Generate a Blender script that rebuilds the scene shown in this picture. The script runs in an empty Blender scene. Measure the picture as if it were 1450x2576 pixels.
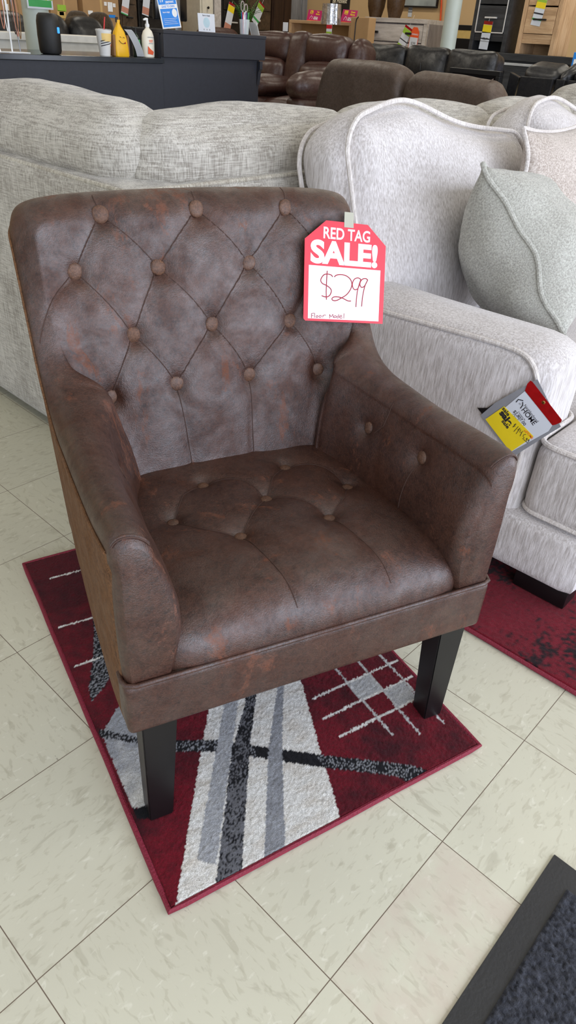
import bpy, bmesh, math, random
from math import sin, cos, pi, sqrt, radians, exp
from mathutils import Vector, Matrix, noise
from mathutils.bvhtree import BVHTree
random.seed(7)
S = bpy.context.scene
COL = S.collection

# ------------------------------------------------------------------ objects
def put(o, parent=None, loc=None, rz=None):
    COL.objects.link(o)
    if parent is not None: o.parent = parent
    if loc is not None: o.location = loc
    if rz is not None: o.rotation_euler = (0, 0, rz)
    return o

def tag(o, label=None, cat=None, group=None, kind=None):
    if label: o['label'] = label
    if cat: o['category'] = cat
    if group: o['group'] = group
    if kind: o['kind'] = kind
    return o

def thing(name, label, cat, loc=(0, 0, 0), rz=0.0, group=None):
    o = bpy.data.objects.new(name, None); o.empty_display_size = .05
    put(o, None, loc, rz)
    return tag(o, label, cat, group)

def obj(name, bm, m, parent=None, smooth=True, loc=None, rz=None, label=None, angle=40):
    me = bpy.data.meshes.new(name)
    bm.normal_update()
    bm.to_mesh(me); bm.free()
    for mm in (m if isinstance(m, (list, tuple)) else [m]): me.materials.append(mm)
    if smooth:
        me.polygons.foreach_set('use_smooth', [True] * len(me.polygons))
        try: me.set_sharp_from_angle(angle=radians(angle))
        except Exception: pass
    o = bpy.data.objects.new(name, me)
    put(o, parent, loc, rz)
    if label: o['label'] = label
    return o

def copy_tree(o, parent=None):
    c = o.copy(); COL.objects.link(c)
    if parent is not None: c.parent = parent
    for ch in list(o.children): copy_tree(ch, c)
    return c

def join(*bms):
    out = bmesh.new()
    for b in bms:
        me = bpy.data.meshes.new('tmp'); b.to_mesh(me); b.free()
        out.from_mesh(me); bpy.data.meshes.remove(me)
    return out

# ------------------------------------------------------------------ shapes
def box(x0, x1, y0, y1, z0, z1, bev=0.0, seg=2):
    bm = bmesh.new()
    bmesh.ops.create_cube(bm, size=1.0)
    for v in bm.verts:
        v.co = Vector(((x0 + x1) / 2 + v.co.x * (x1 - x0), (y0 + y1) / 2 + v.co.y * (y1 - y0), (z0 + z1) / 2 + v.co.z * (z1 - z0)))
    if bev > 0:
        bmesh.ops.bevel(bm, geom=bm.edges[:], offset=bev, segments=seg, affect='EDGES', profile=.6)
    return bm

def xf(bm, M):
    bmesh.ops.transform(bm, matrix=M, verts=bm.verts[:]); return bm

def prism(pts, d, axis='z', base=0.0, bev=0.0):
    """outline extruded; axis z: pts are (x,y); axis y: pts are (x,z) ; axis x: pts are (y,z)"""
    bm = bmesh.new()
    def P(a, b, c):
        return {'z': (a, b, c), 'y': (a, c, b), 'x': (c, a, b)}[axis]
    lo = [bm.verts.new(P(a, b, base)) for a, b in pts]
    hi = [bm.verts.new(P(a, b, base + d)) for a, b in pts]
    n = len(pts)
    bm.faces.new(lo[::-1]); bm.faces.new(hi)
    for i in range(n):
        bm.faces.new((lo[i], lo[(i + 1) % n], hi[(i + 1) % n], hi[i]))
    bmesh.ops.recalc_face_normals(bm, faces=bm.faces[:])
    if bev: bmesh.ops.bevel(bm, geom=bm.edges[:], offset=bev, segments=2, affect='EDGES', profile=.6)
    return bm

def grid(rows, close_u=False, close_v=False, flip=False):
    """rows[i][j] -> positions"""
    bm = bmesh.new()
    V = [[bm.verts.new(p) for p in r] for r in rows]
    n, m = len(V), len(V[0])
    for i in range(n if close_u else n - 1):
        for j in range(m if close_v else m - 1):
            q = (V[i][j], V[(i + 1) % n][j], V[(i + 1) % n][(j + 1) % m], V[i][(j + 1) % m])
            if len(set(q)) == 4:
                try: bm.faces.new(q[::-1] if flip else q)
                except ValueError: pass
    return bm

def tube(pts, r, n=8, closed=False, caps=True):
    pts = [Vector(p) for p in pts]
    N = len(pts); rows = []
    T0 = None; nrm = None
    for i, p in enumerate(pts):
        a = pts[(i - 1) % N] if (closed or i > 0) else p
        b = pts[(i + 1) % N] if (closed or i < N - 1) else p
        t = (b - a)
        if t.length < 1e-9: t = Vector((0, 0, 1))
        t.normalize()
        if nrm is None:
            nrm = t.orthogonal().normalized()
        else:
            nrm = nrm - t * nrm.dot(t)
            if nrm.length < 1e-6: nrm = t.orthogonal()
            nrm.normalize()
        bn = t.cross(nrm)
        rr = r[i] if isinstance(r, (list, tuple)) else r
        rows.append([p + (nrm * cos(2 * pi * k / n) + bn * sin(2 * pi * k / n)) * rr for k in range(n)])
    bm = grid(rows, close_u=closed, close_v=True, flip=True)
    if caps and not closed:
        bm.verts.ensure_lookup_table()
        bm.faces.new([bm.verts[k] for k in range(n)])
        bm.faces.new([bm.verts[(N - 1) * n + k] for k in range(n)][::-1])
    bmesh.ops.recalc_face_normals(bm, faces=bm.faces[:])
    return bm

def lathe(prof, n=32, cx=0, cy=0):
    """prof: (r,z) bottom to top"""
    rows = [[(cx + r * cos(2 * pi * k / n), cy + r * sin(2 * pi * k / n), z) for k in range(n)] for r, z in prof]
    bm = grid(rows, close_v=True, flip=True)
    bm.verts.ensure_lookup_table()
    if prof[0][0] > 1e-6: bm.faces.new([bm.verts[k] for k in range(n)][::-1])
    if prof[-1][0] > 1e-6: bm.faces.new([bm.verts[(len(prof) - 1) * n + k] for k in range(n)])
    bmesh.ops.remove_doubles(bm, verts=bm.verts[:], dist=1e-6)
    bmesh.ops.recalc_face_normals(bm, faces=bm.faces[:])
    return bm

def spline(pts, n=10, closed=False):
    """catmull-rom through pts (any dimension)"""
    P = [tuple(p) for p in pts]; N = len(P); out = []
    for i in range(N if closed else N - 1):
        p0 = P[(i - 1) % N] if (closed or i > 0) else P[i]
        p1 = P[i]; p2 = P[(i + 1) % N]
        p3 = P[(i + 2) % N] if (closed or i + 2 < N) else p2
        for k in range(n):
            t = k / n
            out.append(tuple(.5 * (2 * b + (c - a) * t + (2 * a - 5 * b + 4 * c - d) * t * t + (3 * b - a - 3 * c + d) * t ** 3)
                             for a, b, c, d in zip(p0, p1, p2, p3)))
    if not closed: out.append(P[-1])
    return out

def lerp_table(tab, x):
    if x <= tab[0][0]: return tab[0][1]
    for (a, va), (b, vb) in zip(tab, tab[1:]):
        if x <= b:
            t = (x - a) / (b - a); t = t * t * (3 - 2 * t) if False else t
            return va + (vb - va) * t
    return tab[-1][1]

def puff(sx, sy, sz, r=.06, crown=(.0, .0, .03), n=16, wob=.0, freq=5.0, seed=0):
    """stuffed block centred on the origin: rounded box whose faces belly out"""
    bm = bmesh.new()
    bmesh.ops.create_cube(bm, size=2.0)
    bmesh.ops.subdivide_edges(bm, edges=bm.edges[:], cuts=n, use_grid_fill=True)
    h = Vector((sx / 2, sy / 2, sz / 2))
    rr = min(r, h.x * .98, h.y * .98, h.z * .98)
    off = Vector((seed * 3.1, seed * 1.7, seed * .9))
    for v in bm.verts:
        u = v.co.copy()
        # concentrate samples toward the edges
        u = Vector([math.copysign(1 - (1 - abs(c)) ** 1.25, c) if abs(c) < 1 else c for c in u])
        p = Vector((u.x * h.x, u.y * h.y, u.z * h.z))
        inner = Vector([max(-(h[k] - rr), min(h[k] - rr, p[k])) for k in range(3)])
        d = p - inner
        if d.length > 1e-9:
            d.normalize(); p = inner + d * rr
        fx, fy, fz = [1 - c * c for c in u]
        p.x += math.copysign(1, u.x) * (abs(u.x) ** 4) * crown[0] * fy * fz
        p.y += math.copysign(1, u.y) * (abs(u.y) ** 4) * crown[1] * fx * fz
        p.z += math.copysign(1, u.z) * (abs(u.z) ** 4) * crown[2] * fx * fy
        if wob:
            q = p * freq + off
            p += Vector((noise.noise(q), noise.noise(q + Vector((9, 0, 0))), noise.noise(q + Vector((0, 9, 0))))) * wob
        v.co = p
    bmesh.ops.recalc_face_normals(bm, faces=bm.faces[:])
    return bm

def text_bm(s, size, depth=.0004, bold=0.0, align='CENTER', spacing=1.0, shear=0.0, sx=1.0):
    cu = bpy.data.curves.new('t', 'FONT')
    cu.body = s; cu.size = size; cu.extrude = depth; cu.offset = bold * size
    cu.align_x = align; cu.align_y = 'CENTER'; cu.space_character = spacing; cu.shear = shear
    cu.resolution_u = 6
    o = bpy.data.objects.new('t', cu); COL.objects.link(o)
    dg = bpy.context.evaluated_depsgraph_get()
    me = bpy.data.meshes.new_from_object(o.evaluated_get(dg))
    COL.objects.unlink(o); bpy.data.objects.remove(o); bpy.data.curves.remove(cu)
    bm = bmesh.new(); bm.from_mesh(me); bpy.data.meshes.remove(me)
    if sx != 1.0:
        for v in bm.verts: v.co.x *= sx
    return bm

def flat(pts, z=0.0, t=.0006):
    return prism(pts, t, 'z', z)

def card_frame(p00, ux, uy):
    """matrix whose x,y axes lie in a card's face and z comes out of it"""
    ux = Vector(ux).normalized(); uy = Vector(uy); n = ux.cross(uy).normalized(); uy = n.cross(ux)
    M = Matrix.Identity(4)
    for i in range(3):
        M[i][0], M[i][1], M[i][2], M[i][3] = ux[i], uy[i], n[i], p00[i]
    return M

def stroke(pts, r, z=.0006, n=6):
    """pen stroke on a card"""
    return tube([(a, b, z) for a, b in pts], r, n)

# ------------------------------------------------------------------ materials
def newmat(name):
    m = bpy.data.materials.new(name); m.use_nodes = True
    nt = m.node_tree; b = nt.nodes['Principled BSDF']
    return m, nt, b

def lin(c):
    return tuple(((v / 255) / 12.92 if v / 255 <= .04045 else ((v / 255 + .055) / 1.055) ** 2.4) for v in c) + (1.0,)

class N:
    def __init__(s, nt): s.nt = nt
    def __call__(s, kind, **kw):
        n = s.nt.nodes.new(kind)
        for k, v in kw.items():
            if k.startswith('i_'):
                key = k[2:]
                key = int(key) if key.isdigit() else key.replace('_', ' ')
                sock = n.inputs[key]
                if isinstance(v, bpy.types.NodeSocket): s.nt.links.new(v, sock)
                else: sock.default_value = v
            else: setattr(n, k, v)
        return n
    def link(s, a, b): s.nt.links.new(a, b)
    def coord(s, scale=(1, 1, 1), rot=(0, 0, 0), which='Object', loc=(0, 0, 0)):
        tc = s('ShaderNodeTexCoord'); mp = s('ShaderNodeMapping')
        mp.inputs['Scale'].default_value = scale; mp.inputs['Rotation'].default_value = rot; mp.inputs['Location'].default_value = loc
        s.link(tc.outputs[which], mp.inputs[0]); return mp.outputs[0]
    def noise(s, vec, scale, detail=3, rough=.5, dist=0.0):
        n = s('ShaderNodeTexNoise'); n.inputs['Scale'].default_value = scale; n.inputs['Detail'].default_value = detail
        n.inputs['Roughness'].default_value = rough; n.inputs['Distortion'].default_value = dist
        s.link(vec, n.inputs['Vector']); return n.outputs['Fac']
    def ramp(s, fac, stops, interp='LINEAR'):
        r = s('ShaderNodeValToRGB'); r.color_ramp.interpolation = interp
        e = r.color_ramp.elements
        while len(e) < len(stops): e.new(.5)
        for el, (p, c) in zip(e, stops):
            el.position = p; el.color = c if len(c) == 4 else tuple(c) + (1,)
        s.link(fac, r.inputs[0]); return r.outputs[0]
    def mix(s, fac, a, b, mode='MIX'):
        m = s('ShaderNodeMix', data_type='RGBA', blend_type=mode)
        for v, i in ((fac, 0), (a, 6), (b, 7)):
            if isinstance(v, bpy.types.NodeSocket): s.link(v, m.inputs[i])
            else: m.inputs[i].default_value = v
        return m.outputs[2]
    def math(s, op, a, b=0.0, c=0.0):
        m = s('ShaderNodeMath', operation=op)
        for i, v in enumerate((a, b, c)):
            if isinstance(v, bpy.types.NodeSocket): s.link(v, m.inputs[i])
            else: m.inputs[i].default_value = v
        return m.outputs[0]
    def bump(s, h, bsdf, strength=.3, dist=.01):
        b = s('ShaderNodeBump'); b.inputs['Strength'].default_value = strength; b.inputs['Distance'].default_value = dist
        s.link(h, b.inputs['Height']); s.link(b.outputs[0], bsdf.inputs['Normal']); return b

def plain(name, rgb, rough=.5, metal=0.0, spec=.5, var=.06, vscale=20, bump=.0, bscale=200, coat=0.0, emit=0.0, trans=0.0, alpha=1.0, sheen=0.0):
    m, nt, b = newmat(name); n = N(nt)
    c = lin(rgb)
    v = n.coord()
    f = n.noise(v, vscale, 4)
    lo = tuple(max(0, x * (1 - var)) for x in c[:3]) + (1,); hi = tuple(min(1, x * (1 + var)) for x in c[:3]) + (1,)
    n.link(n.ramp(f, [(.3, lo), (.7, hi)]), b.inputs['Base Color'])
    b.inputs['Roughness'].default_value = rough; b.inputs['Metallic'].default_value = metal
    b.inputs['Specular IOR Level'].default_value = spec
    b.inputs['Coat Weight'].default_value = coat
    b.inputs['Transmission Weight'].default_value = trans; b.inputs['Alpha'].default_value = alpha
    if sheen: b.inputs['Sheen Weight'].default_value = sheen; b.inputs['Sheen Roughness'].default_value = .5
    if emit:
        b.inputs['Emission Color'].default_value = c; b.inputs['Emission Strength'].default_value = emit
    if bump:
        n.bump(n.noise(v, bscale, 3), b, bump, .004)
    return m

def leather(name, dark, mid, rust, rough=.42, crackle=1.0, spec=.5, worn=1.0):
    m, nt, b = newmat(name); n = N(nt); v = n.coord()
    fine = n.noise(v, 520, 3, .65)
    med = n.noise(v, 75, 6, .7)
    big = n.noise(v, 10, 4, .6, .3)
    base = n.mix(n.ramp(med, [(.36, (0, 0, 0)), (.64, (1, 1, 1))]), lin(dark), lin(mid))
    # mottled suede-like grain: small darker flakes
    flake = n.ramp(n.noise(v, 230, 5, .75, .5), [(.44, (0, 0, 0)), (.56, (1, 1, 1))])
    base = n.mix(n.math('MULTIPLY', flake, .42), base, lin(tuple(min(255, c * 1.32) for c in mid)))
    # broad warm tone
    base = n.mix(n.math('MULTIPLY', n.ramp(big, [(.45, (0, 0, 0)), (.70, (1, 1, 1))]), .22 * worn), base, lin(rust))
    # worn rust-coloured patches, streaky downwards
    vs = n.coord((1, 1, .5), loc=(.3, .1, .7))
    wear = n.noise(vs, 15, 7, .74, .5)
    wf = n.ramp(wear, [(.585, (0, 0, 0)), (.635, (1, 1, 1))])
    wf2 = n.math('MULTIPLY', n.math('MULTIPLY', wf, worn), n.ramp(n.noise(v, 90, 4, .7), [(.34, (.15, .15, .15)), (.60, (1, 1, 1))]))
    col = n.mix(wf2, base, lin(rust))
    grain = n.ramp(fine, [(.3, (.78, .78, .78)), (.7, (1.18, 1.18, 1.18))])
    col = n.mix(1.0, col, grain, 'MULTIPLY')
    n.link(col, b.inputs['Base Color'])
    # gloss is patchy: polished islands in a duller skin
    gl = n.ramp(n.noise(v, 17, 5, .65, .4), [(.36, (0, 0, 0)), (.66, (1, 1, 1))])
    rr = n.math('MULTIPLY_ADD', gl, -.16, rough + .12)
    rr = n.math('MULTIPLY_ADD', wf2, .25, rr)
    rr = n.math('MULTIPLY_ADD', fine, .22, n.math('SUBTRACT', rr, .11))
    n.link(rr, b.inputs['Roughness'])
    n.link(n.math('MULTIPLY_ADD', gl, spec * .7, spec * .55), b.inputs['Specular IOR Level'])
    h = n.math('ADD', n.math('MULTIPLY', fine, .8), n.math('MULTIPLY', n.noise(v, 300, 4, .7), 1.0))
    n.bump(h, b, .5 * crackle, .0016)
    return m

def fabric(name, light, dark, sx=1.0, streak_axis='z', rough=.9, scale=60, contrast=(.38, .64), bump=.5, bdist=.004, weave=False, sheen=.25):
    """chenille / woven cloth: short light and dark flecks elongated along one axis"""
    m, nt, b = newmat(name); n = N(nt)
    k = {'z': (1, 1, .10), 'x': (.10, 1, 1), 'y': (1, .10, 1)}[streak_axis]
    v = n.coord(k); v0 = n.coord()
    s = n.noise(v, scale * 2.2, 4, .65)
    if weave:
        s = n.noise(n.coord((1, 1, .07)), scale * 2.6, 3, .6)
        s2 = n.noise(n.coord((.07, .07, 1.0)), scale * 2.6, 3, .6)
        s = n.math('MULTIPLY', n.math('ADD', s, s2), .5)
        contrast = (contrast[0] + .03, contrast[1] - .04)
    big = n.noise(v0, 7, 3, .5)
    f = n.math('MULTIPLY_ADD', n.math('SUBTRACT', big, .5), .25, s)
    col = n.ramp(f, [(contrast[0], lin(dark)), (contrast[1], lin(light))])
    n.link(col, b.inputs['Base Color'])
    b.inputs['Roughness'].default_value = rough; b.inputs['Specular IOR Level'].default_value = .2
    b.inputs['Sheen Weight'].default_value = sheen; b.inputs['Sheen Roughness'].default_value = .4
    h = n.math('ADD', s, n.math('MULTIPLY', n.noise(v0, 350, 2), .6))
    n.bump(h, b, bump, bdist)
    return m

def wood(name, a, bcol, c, axis='x', scale=14, rough=.5, spec=.4):
    m, nt, b = newmat(name); n = N(nt)
    k = {'x': (.12, 1, 1), 'z': (1, 1, .12), 'y': (1, .12, 1)}[axis]
    v = n.coord(k)
    f = n.noise(v, scale, 6, .65, 1.2)
    g = n.noise(v, scale * 9, 3, .6)
    f = n.math('MULTIPLY_ADD', g, .25, f)
    n.link(n.ramp(f, [(.42, lin(a)), (.6, lin(bcol)), (.78, lin(c))]), b.inputs['Base Color'])
    b.inputs['Roughness'].default_value = rough; b.inputs['Specular IOR Level'].default_value = spec
    n.bump(g, b, .15, .002)
    return m
T = 0.3048
# ------------------------------------------------------------------ material library
M = {}
M['leather'] = leather('distressed_brown', (36, 20, 15), (61, 38, 29), (92, 51, 31), rough=.35, spec=.72)
M['suede'] = leather('warm_lit_side', (70, 47, 31), (100, 70, 46), (108, 76, 50), rough=.72, spec=.25)  # same hide as the rest; warm side light painted in as a tanner colour
M['button'] = leather('button_leather', (62, 41, 31), (88, 62, 47), (106, 72, 46), rough=.5)
M['thread'] = plain('thread', (62, 40, 31), .75)
M['leg'] = plain('espresso_wood', (13, 11, 12), .38, var=.2, vscale=30, spec=.35)
M['chenille'] = fabric('chenille_pale', (208, 203, 202), (164, 157, 153), scale=105, contrast=(.34, .66), bump=.28)
M['chenille_pipe'] = fabric('chenille_piping', (214, 208, 204), (184, 176, 170), scale=90)
M['linen'] = fabric('linen_weave', (192, 187, 177), (134, 128, 118), scale=120, weave=True, contrast=(.36, .64))
M['linen_pipe'] = fabric('linen_piping', (196, 190, 176), (150, 142, 128), scale=90)
M['sage'] = fabric('sage_chenille', (182, 181, 172), (140, 138, 130), scale=110, streak_axis='x', contrast=(.34, .66))
M['taupe'] = fabric('taupe_chenille', (196, 186, 178), (150, 138, 128), scale=95)
M['black'] = plain('black_plastic', (15, 15, 17), .4)
M['desk'] = plain('black_laminate', (32, 35, 46), .5, var=.1, vscale=40, bump=.1)
M['desk_top'] = plain('desk_top', (40, 44, 50), .18, var=.1)
M['white'] = plain('white_plastic', (232, 234, 236), .4)
M['paper'] = plain('paper', (208, 213, 222), .6, var=.02)
M['tagred'] = plain('tag_red', (200, 20, 44), .45, var=.04)
M['ink_red'] = plain('ink_red', (150, 22, 40), .6)
M['ink_dark'] = plain('ink_dark', (34, 32, 40), .6)
M['yellow'] = plain('yellow_paper', (232, 206, 30), .55, var=.03)
M['orange'] = plain('orange_card', (226, 86, 36), .5)
M['green'] = plain('green_card', (150, 190, 60), .5)
M['darkgreen'] = plain('green_print', (60, 160, 84), .5)
M['magenta'] = plain('magenta_card', (190, 26, 104), .45)
M['blue'] = plain('blue_card', (34, 132, 224), .45, var=.05)
M['cyan'] = plain('display_cyan', (60, 150, 230), .4, emit=1.0)
M['clear'] = plain('clear_plastic', (235, 240, 245), .08, alpha=.35)
M['redclear'] = plain('red_vinyl', (150, 10, 18), .12, var=.15, vscale=60, spec=.7)
M['greyclear'] = plain('grey_vinyl', (140, 142, 148), .15, spec=.7)
M['chrome'] = plain('chrome', (236, 238, 242), .28, metal=.55)
M['brass'] = plain('brass', (196, 160, 96), .2, metal=1.0)
M['recliner'] = leather('recliner_leather', (46, 28, 25), (62, 40, 35), (70, 46, 38), rough=.36, crackle=.5, worn=.25)
M['sofa_brown'] = leather('sofa_brown_suede', (60, 49, 43), (78, 65, 57), (82, 70, 60), rough=.5, crackle=.4, spec=.4, worn=.25)
M['sofa_black'] = leather('black_leather', (14, 14, 16), (26, 26, 29), (30, 30, 32), rough=.34, crackle=.6, worn=.25)
M['greywood'] = wood('greywash_wood', (150, 143, 138), (178, 171, 166), (198, 192, 188), 'x')
M['greyside'] = wood('greywash_side', (112, 106, 106), (128, 122, 122), (142, 136, 136), 'z')
M['oak'] = wood('light_oak', (156, 124, 92), (186, 152, 116), (204, 172, 136), 'x')
M['oak_z'] = wood('light_oak_upright', (156, 124, 92), (190, 156, 120), (206, 176, 142), 'z')
M['darkoak'] = wood('charcoal_wood', (36, 37, 40), (48, 49, 52), (60, 61, 64), 'x')
M['blackwood'] = wood('black_wood', (18, 16, 15), (28, 25, 23), (38, 34, 31), 'x')
M['brownwood'] = wood('brown_wood', (52, 40, 30), (72, 57, 43), (88, 70, 52), 'x')
M['walnut'] = wood('dark_walnut', (34, 22, 17), (50, 33, 25), (64, 43, 33), 'z')
M['creamwood'] = plain('cream_paint', (206, 200, 184), .5)
M['slate'] = wood('slate_wood', (92, 92, 94), (112, 112, 114), (128, 128, 130), 'z')
M['card'] = plain('cardboard', (166, 132, 92), .8, var=.06, vscale=6, bump=.15)
M['cardtape'] = plain('packing_tape', (196, 164, 112), .35)
M['column'] = plain('column_paint', (186, 196, 190), .45, var=.05, vscale=8)
M['vase'] = leather('brown_ceramic', (44, 30, 18), (78, 56, 34), (60, 42, 26), rough=.35, worn=.25)
M['foil'] = plain('foil_shade', (190, 192, 200), .22, metal=.9, var=.25, vscale=30, bump=.8, bscale=40)
M['cup'] = plain('foam_cup', (236, 236, 234), .5, var=.02)
M['bagyellow'] = plain('bag_yellow', (238, 184, 26), .42, var=.05)
M['bagbrown'] = plain('bag_kraft', (140, 104, 66), .7)
M['lotion'] = plain('lotion_bottle', (236, 230, 214), .35, var=.02)
M['gel'] = plain('gel_bottle', (30, 48, 38), .1, alpha=.85)
M['fern'] = plain('fern_green', (70, 118, 40), .5, var=.4, vscale=30)
M['purple'] = plain('purple_plastic', (92, 66, 130), .4)
M['cord'] = plain('orange_cord', (232, 84, 30), .5)
M['pink'] = plain('pinkish', (190, 130, 110), .6)
M['grey'] = plain('grey_metal', (150, 152, 156), .35, metal=.6)
M['olive'] = fabric('olive_suede', (70, 58, 44), (48, 39, 29), scale=30)
M['tannotes'] = plain('tan_card', (210, 180, 110), .6)
M['screen'] = plain('screen_black', (14, 15, 18), .15)

# ------------------------------------------------------------------ floor
def floor_mat():
    m, nt, b = newmat('vinyl_tile'); n = N(nt)
    v = n.coord()
    sep = n('ShaderNodeSeparateXYZ'); n.link(v, sep.inputs[0])
    tx = n.math('DIVIDE', sep.outputs[0], T); ty = n.math('DIVIDE', sep.outputs[1], T)
    par = n.math('MODULO', n.math('ADD', n.math('ADD', n.math('FLOOR', tx), n.math('FLOOR', ty)), 200.0), 2.0)
    def fleck(scale_vec, sc, a, bb, loc):
        return n.ramp(n.noise(n.coord(scale_vec, (0, 0, .5), loc=loc), sc, 3, .55, .6), [(a, (0, 0, 0)), (bb, (1, 1, 1))])
    fa = fleck((1, .34, 1), 95, .56, .63, (0, 0, 0)); fb = fleck((.34, 1, 1), 95, .56, .63, (3, 1, 0))
    f1 = n.mix(par, fa, fb)
    ga = fleck((1, .4, 1), 40, .60, .67, (5, 2, 0)); gb = fleck((.4, 1, 1), 40, .60, .67, (1, 7, 0))
    f2 = n.mix(par, ga, gb)
    wht = fleck((1, .5, 1), 70, .62, .70, (11, 4, 0))
    base = n.mix(n.ramp(n.noise(v, 2.2, 3), [(.3, (0, 0, 0)), (.7, (1, 1, 1))]), lin((197, 194, 173)), lin((188, 184, 164)))
    col = n.mix(n.math('MULTIPLY', f1, .55), base, lin((172, 167, 146)))
    col = n.mix(n.math('MULTIPLY', f2, .42), col, lin((158, 152, 132)))
    col = n.mix(n.math('MULTIPLY', wht, .35), col, lin((222, 219, 203)))
    # one tile stained pinkish with brown scuffs
    ix = n.math('COMPARE', n.math('FLOOR', tx), 3.0, .1); iy = n.math('COMPARE', n.math('FLOOR', ty), 0.0, .1)
    st = n.math('MULTIPLY', n.math('MULTIPLY', ix, iy), n.ramp(n.noise(v, 16, 4, .6), [(.35, (0, 0, 0)), (.62, (.6, .6, .6))]))
    col = n.mix(st, col, lin((190, 176, 160)))
    # scuffs: sparse thin dark marks
    sc = n.math('MULTIPLY', n.ramp(n.noise(n.coord((.25, 1, 1), (0, 0, .25)), 60, 5, .7), [(.66, (0, 0, 0)), (.70, (1, 1, 1))]),
                n.ramp(n.noise(v, 5, 2), [(.55, (0, 0, 0)), (.66, (.7, .7, .7))]))
    col = n.mix(sc, col, lin((118, 110, 98)))
    def joint(t):
        fr = n.math('ABSOLUTE', n.math('SUBTRACT', n.math('FRACT', n.math('ADD', t, 100.5)), .5))
        return n.math('LESS_THAN', fr, .0026)
    j = n.math('MAXIMUM', joint(tx), joint(ty))
    col = n.mix(j, col, lin((104, 90, 76)))
    n.link(col, b.inputs['Base Color'])
    b.inputs['Roughness'].default_value = .34; b.inputs['Specular IOR Level'].default_value = .35
    n.link(n.math('MULTIPLY_ADD', n.noise(v, 30, 4), .25, .28), b.inputs['Roughness'])
    n.bump(n.math('SUBTRACT', n.math('MULTIPLY', f1, .2), j), b, .12, .002)
    return m
M['floor'] = floor_mat()
M['wall'] = plain('tan_wall_paint', (206, 175, 131), .75, var=.03, vscale=3, bump=.1, bscale=60)
M['wallw'] = plain('pale_wall_paint', (214, 208, 196), .8, var=.02)
M['ceil'] = plain('ceiling_tile', (176, 174, 168), .9, var=.03)

def struct(name, bm, m, **k):
    o = obj(name, bm, m, smooth=False, **k); o['kind'] = 'structure'; return o

RX0, RX1, RY0, RY1, RH = -9.2, 3.9, -3.4, 10.2, 3.3
struct('floor', box(RX0, RX1, RY0, RY1, -.1, 0), M['floor'])
struct('wall_back', box(RX0, RX1, RY1, RY1 + .12, 0, RH), M['wall'])
struct('wall_left', box(RX0 - .12, RX0, RY0, RY1 + .12, 0, RH), M['wall'])
struct('ceiling', box(RX0 - .12, RX1, RY0, RY1 + .12, RH, RH + .1), M['ceil'])
# shop front (behind the camera): sill, header and mullions, daylight comes through between them
def storefront(name, axis):
    bms = []
    if axis == 'x':
        a0, a1, c = RY0, RY1, RX1
        mk = lambda p, q, z0, z1: box(c, c + .12, p, q, z0, z1)
    else:
        a0, a1, c = RX0, RX1, RY0
        mk = lambda p, q, z0, z1: box(p, q, c - .12, c, z0, z1)
    bms.append(mk(a0, a1, 0, .25)); bms.append(mk(a0, a1, 2.75, RH))
    if axis == 'y': bms.append(mk(a0, -2.2, .25, 2.75))
    k = a0 if axis == 'x' else -2.2
    while k <= a1:
        bms.append(mk(k - .03, k + .03, .25, 2.75)); k += 1.6
    return struct(name, join(*bms), M['wallw'])
storefront('wall_right', 'x'); storefront('wall_front', 'y')
# ================================================================== tufted armchair
CH_O = Vector((.65906, .24067, 0.0)); CH_A = radians(68.3)
chair = thing('armchair', 'brown distressed leather button-tufted armchair standing on the red patterned rug', 'armchair', CH_O, CH_A)

KEY = [  # bx, by, lx, ly, lz, ox, oy, oz, hump, bulge
 (.257, .030, .268, .030, .604, .327, .030, .606, .032, .027),
 (.253, .100, .266, .100, .602, .330, .100, .600, .031, .028),
 (.247, .200, .263, .200, .596, .330, .200, .592, .030, .026),
 (.234, .290, .256, .300, .594, .330, .300, .590, .031, .022),
 (.210, .362, .240, .385, .600, .330, .385, .592, .033, .015),
 (.180, .410, .222, .450, .617, .330, .449, .616, .031, .008),
 (.166, .418, .282, .489, .660, .331, .500, .664, .020, .003),
 (.150, .420, .296, .528, .748, .331, .556, .750, .018, .004),
 (.132, .420, .296, .560, .828, .331, .606, .826, .018, .006),
 (.115, .420, .292, .574, .866, .328, .640, .860, .022, .009),
 (.095, .420, .262, .578, .876, .304, .668, .866, .034, .012),
 (.065, .420, .165, .579, .878, .205, .681, .864, .043, .012),
 (.000, .420, .000, .577, .877, .000, .683, .864, .047, .012)]
NS = 13
half = spline(KEY, NS)
cols = [list(c) + [1.0] for c in half] + [list(c) + [-1.0] for c in half[-2::-1]]
NF, NR = 124, 26
ZB = .36
def column(c):
    bx, by, lx, ly, lz, ox, oy, oz, hump, bulge, sg = c
    pts = []
    L = Vector((lx, ly, lz)); Bp = Vector((bx, by, ZB)); O_ = Vector((ox, oy, oz))
    # bulge towards the sitter
    inn = (L - O_); inn.z = 0
    inn = inn.normalized() if inn.length > 1e-6 else Vector((0, -1, 0))
    for i in range(NF):
        t = i / (NF - 1)
        p = Bp.lerp(L, t) + inn * (bulge * sin(pi * min(1, t * 1.02)))
        pts.append(p)
    for i in range(1, NR + 1):
        th0 = .50; th = th0 + (pi - th0) * i / NR
        f = (cos(th0) - cos(th)) / (1 + cos(th0))
        p = L.lerp(O_, f); p.z = lz + (oz - lz) * f + 1.28 * hump * (sin(th) - sin(th0) * (1 - f))
        pts.append(p)
    # tuck under the roll to the outer seam
    pts.append(O_ + Vector((0, 0, -.006)) + inn * .004)
    pts.append(O_ + Vector((0, 0, -.012)) + inn * .012)
    return [Vector((sg * p.x, p.y, p.z)) for p in pts]
G = [column(c) for c in cols]
NC = len(G); NP = len(G[0]); HALF = len(half)
SPL = 5 * NS                                       # column where arm meets back
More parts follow.
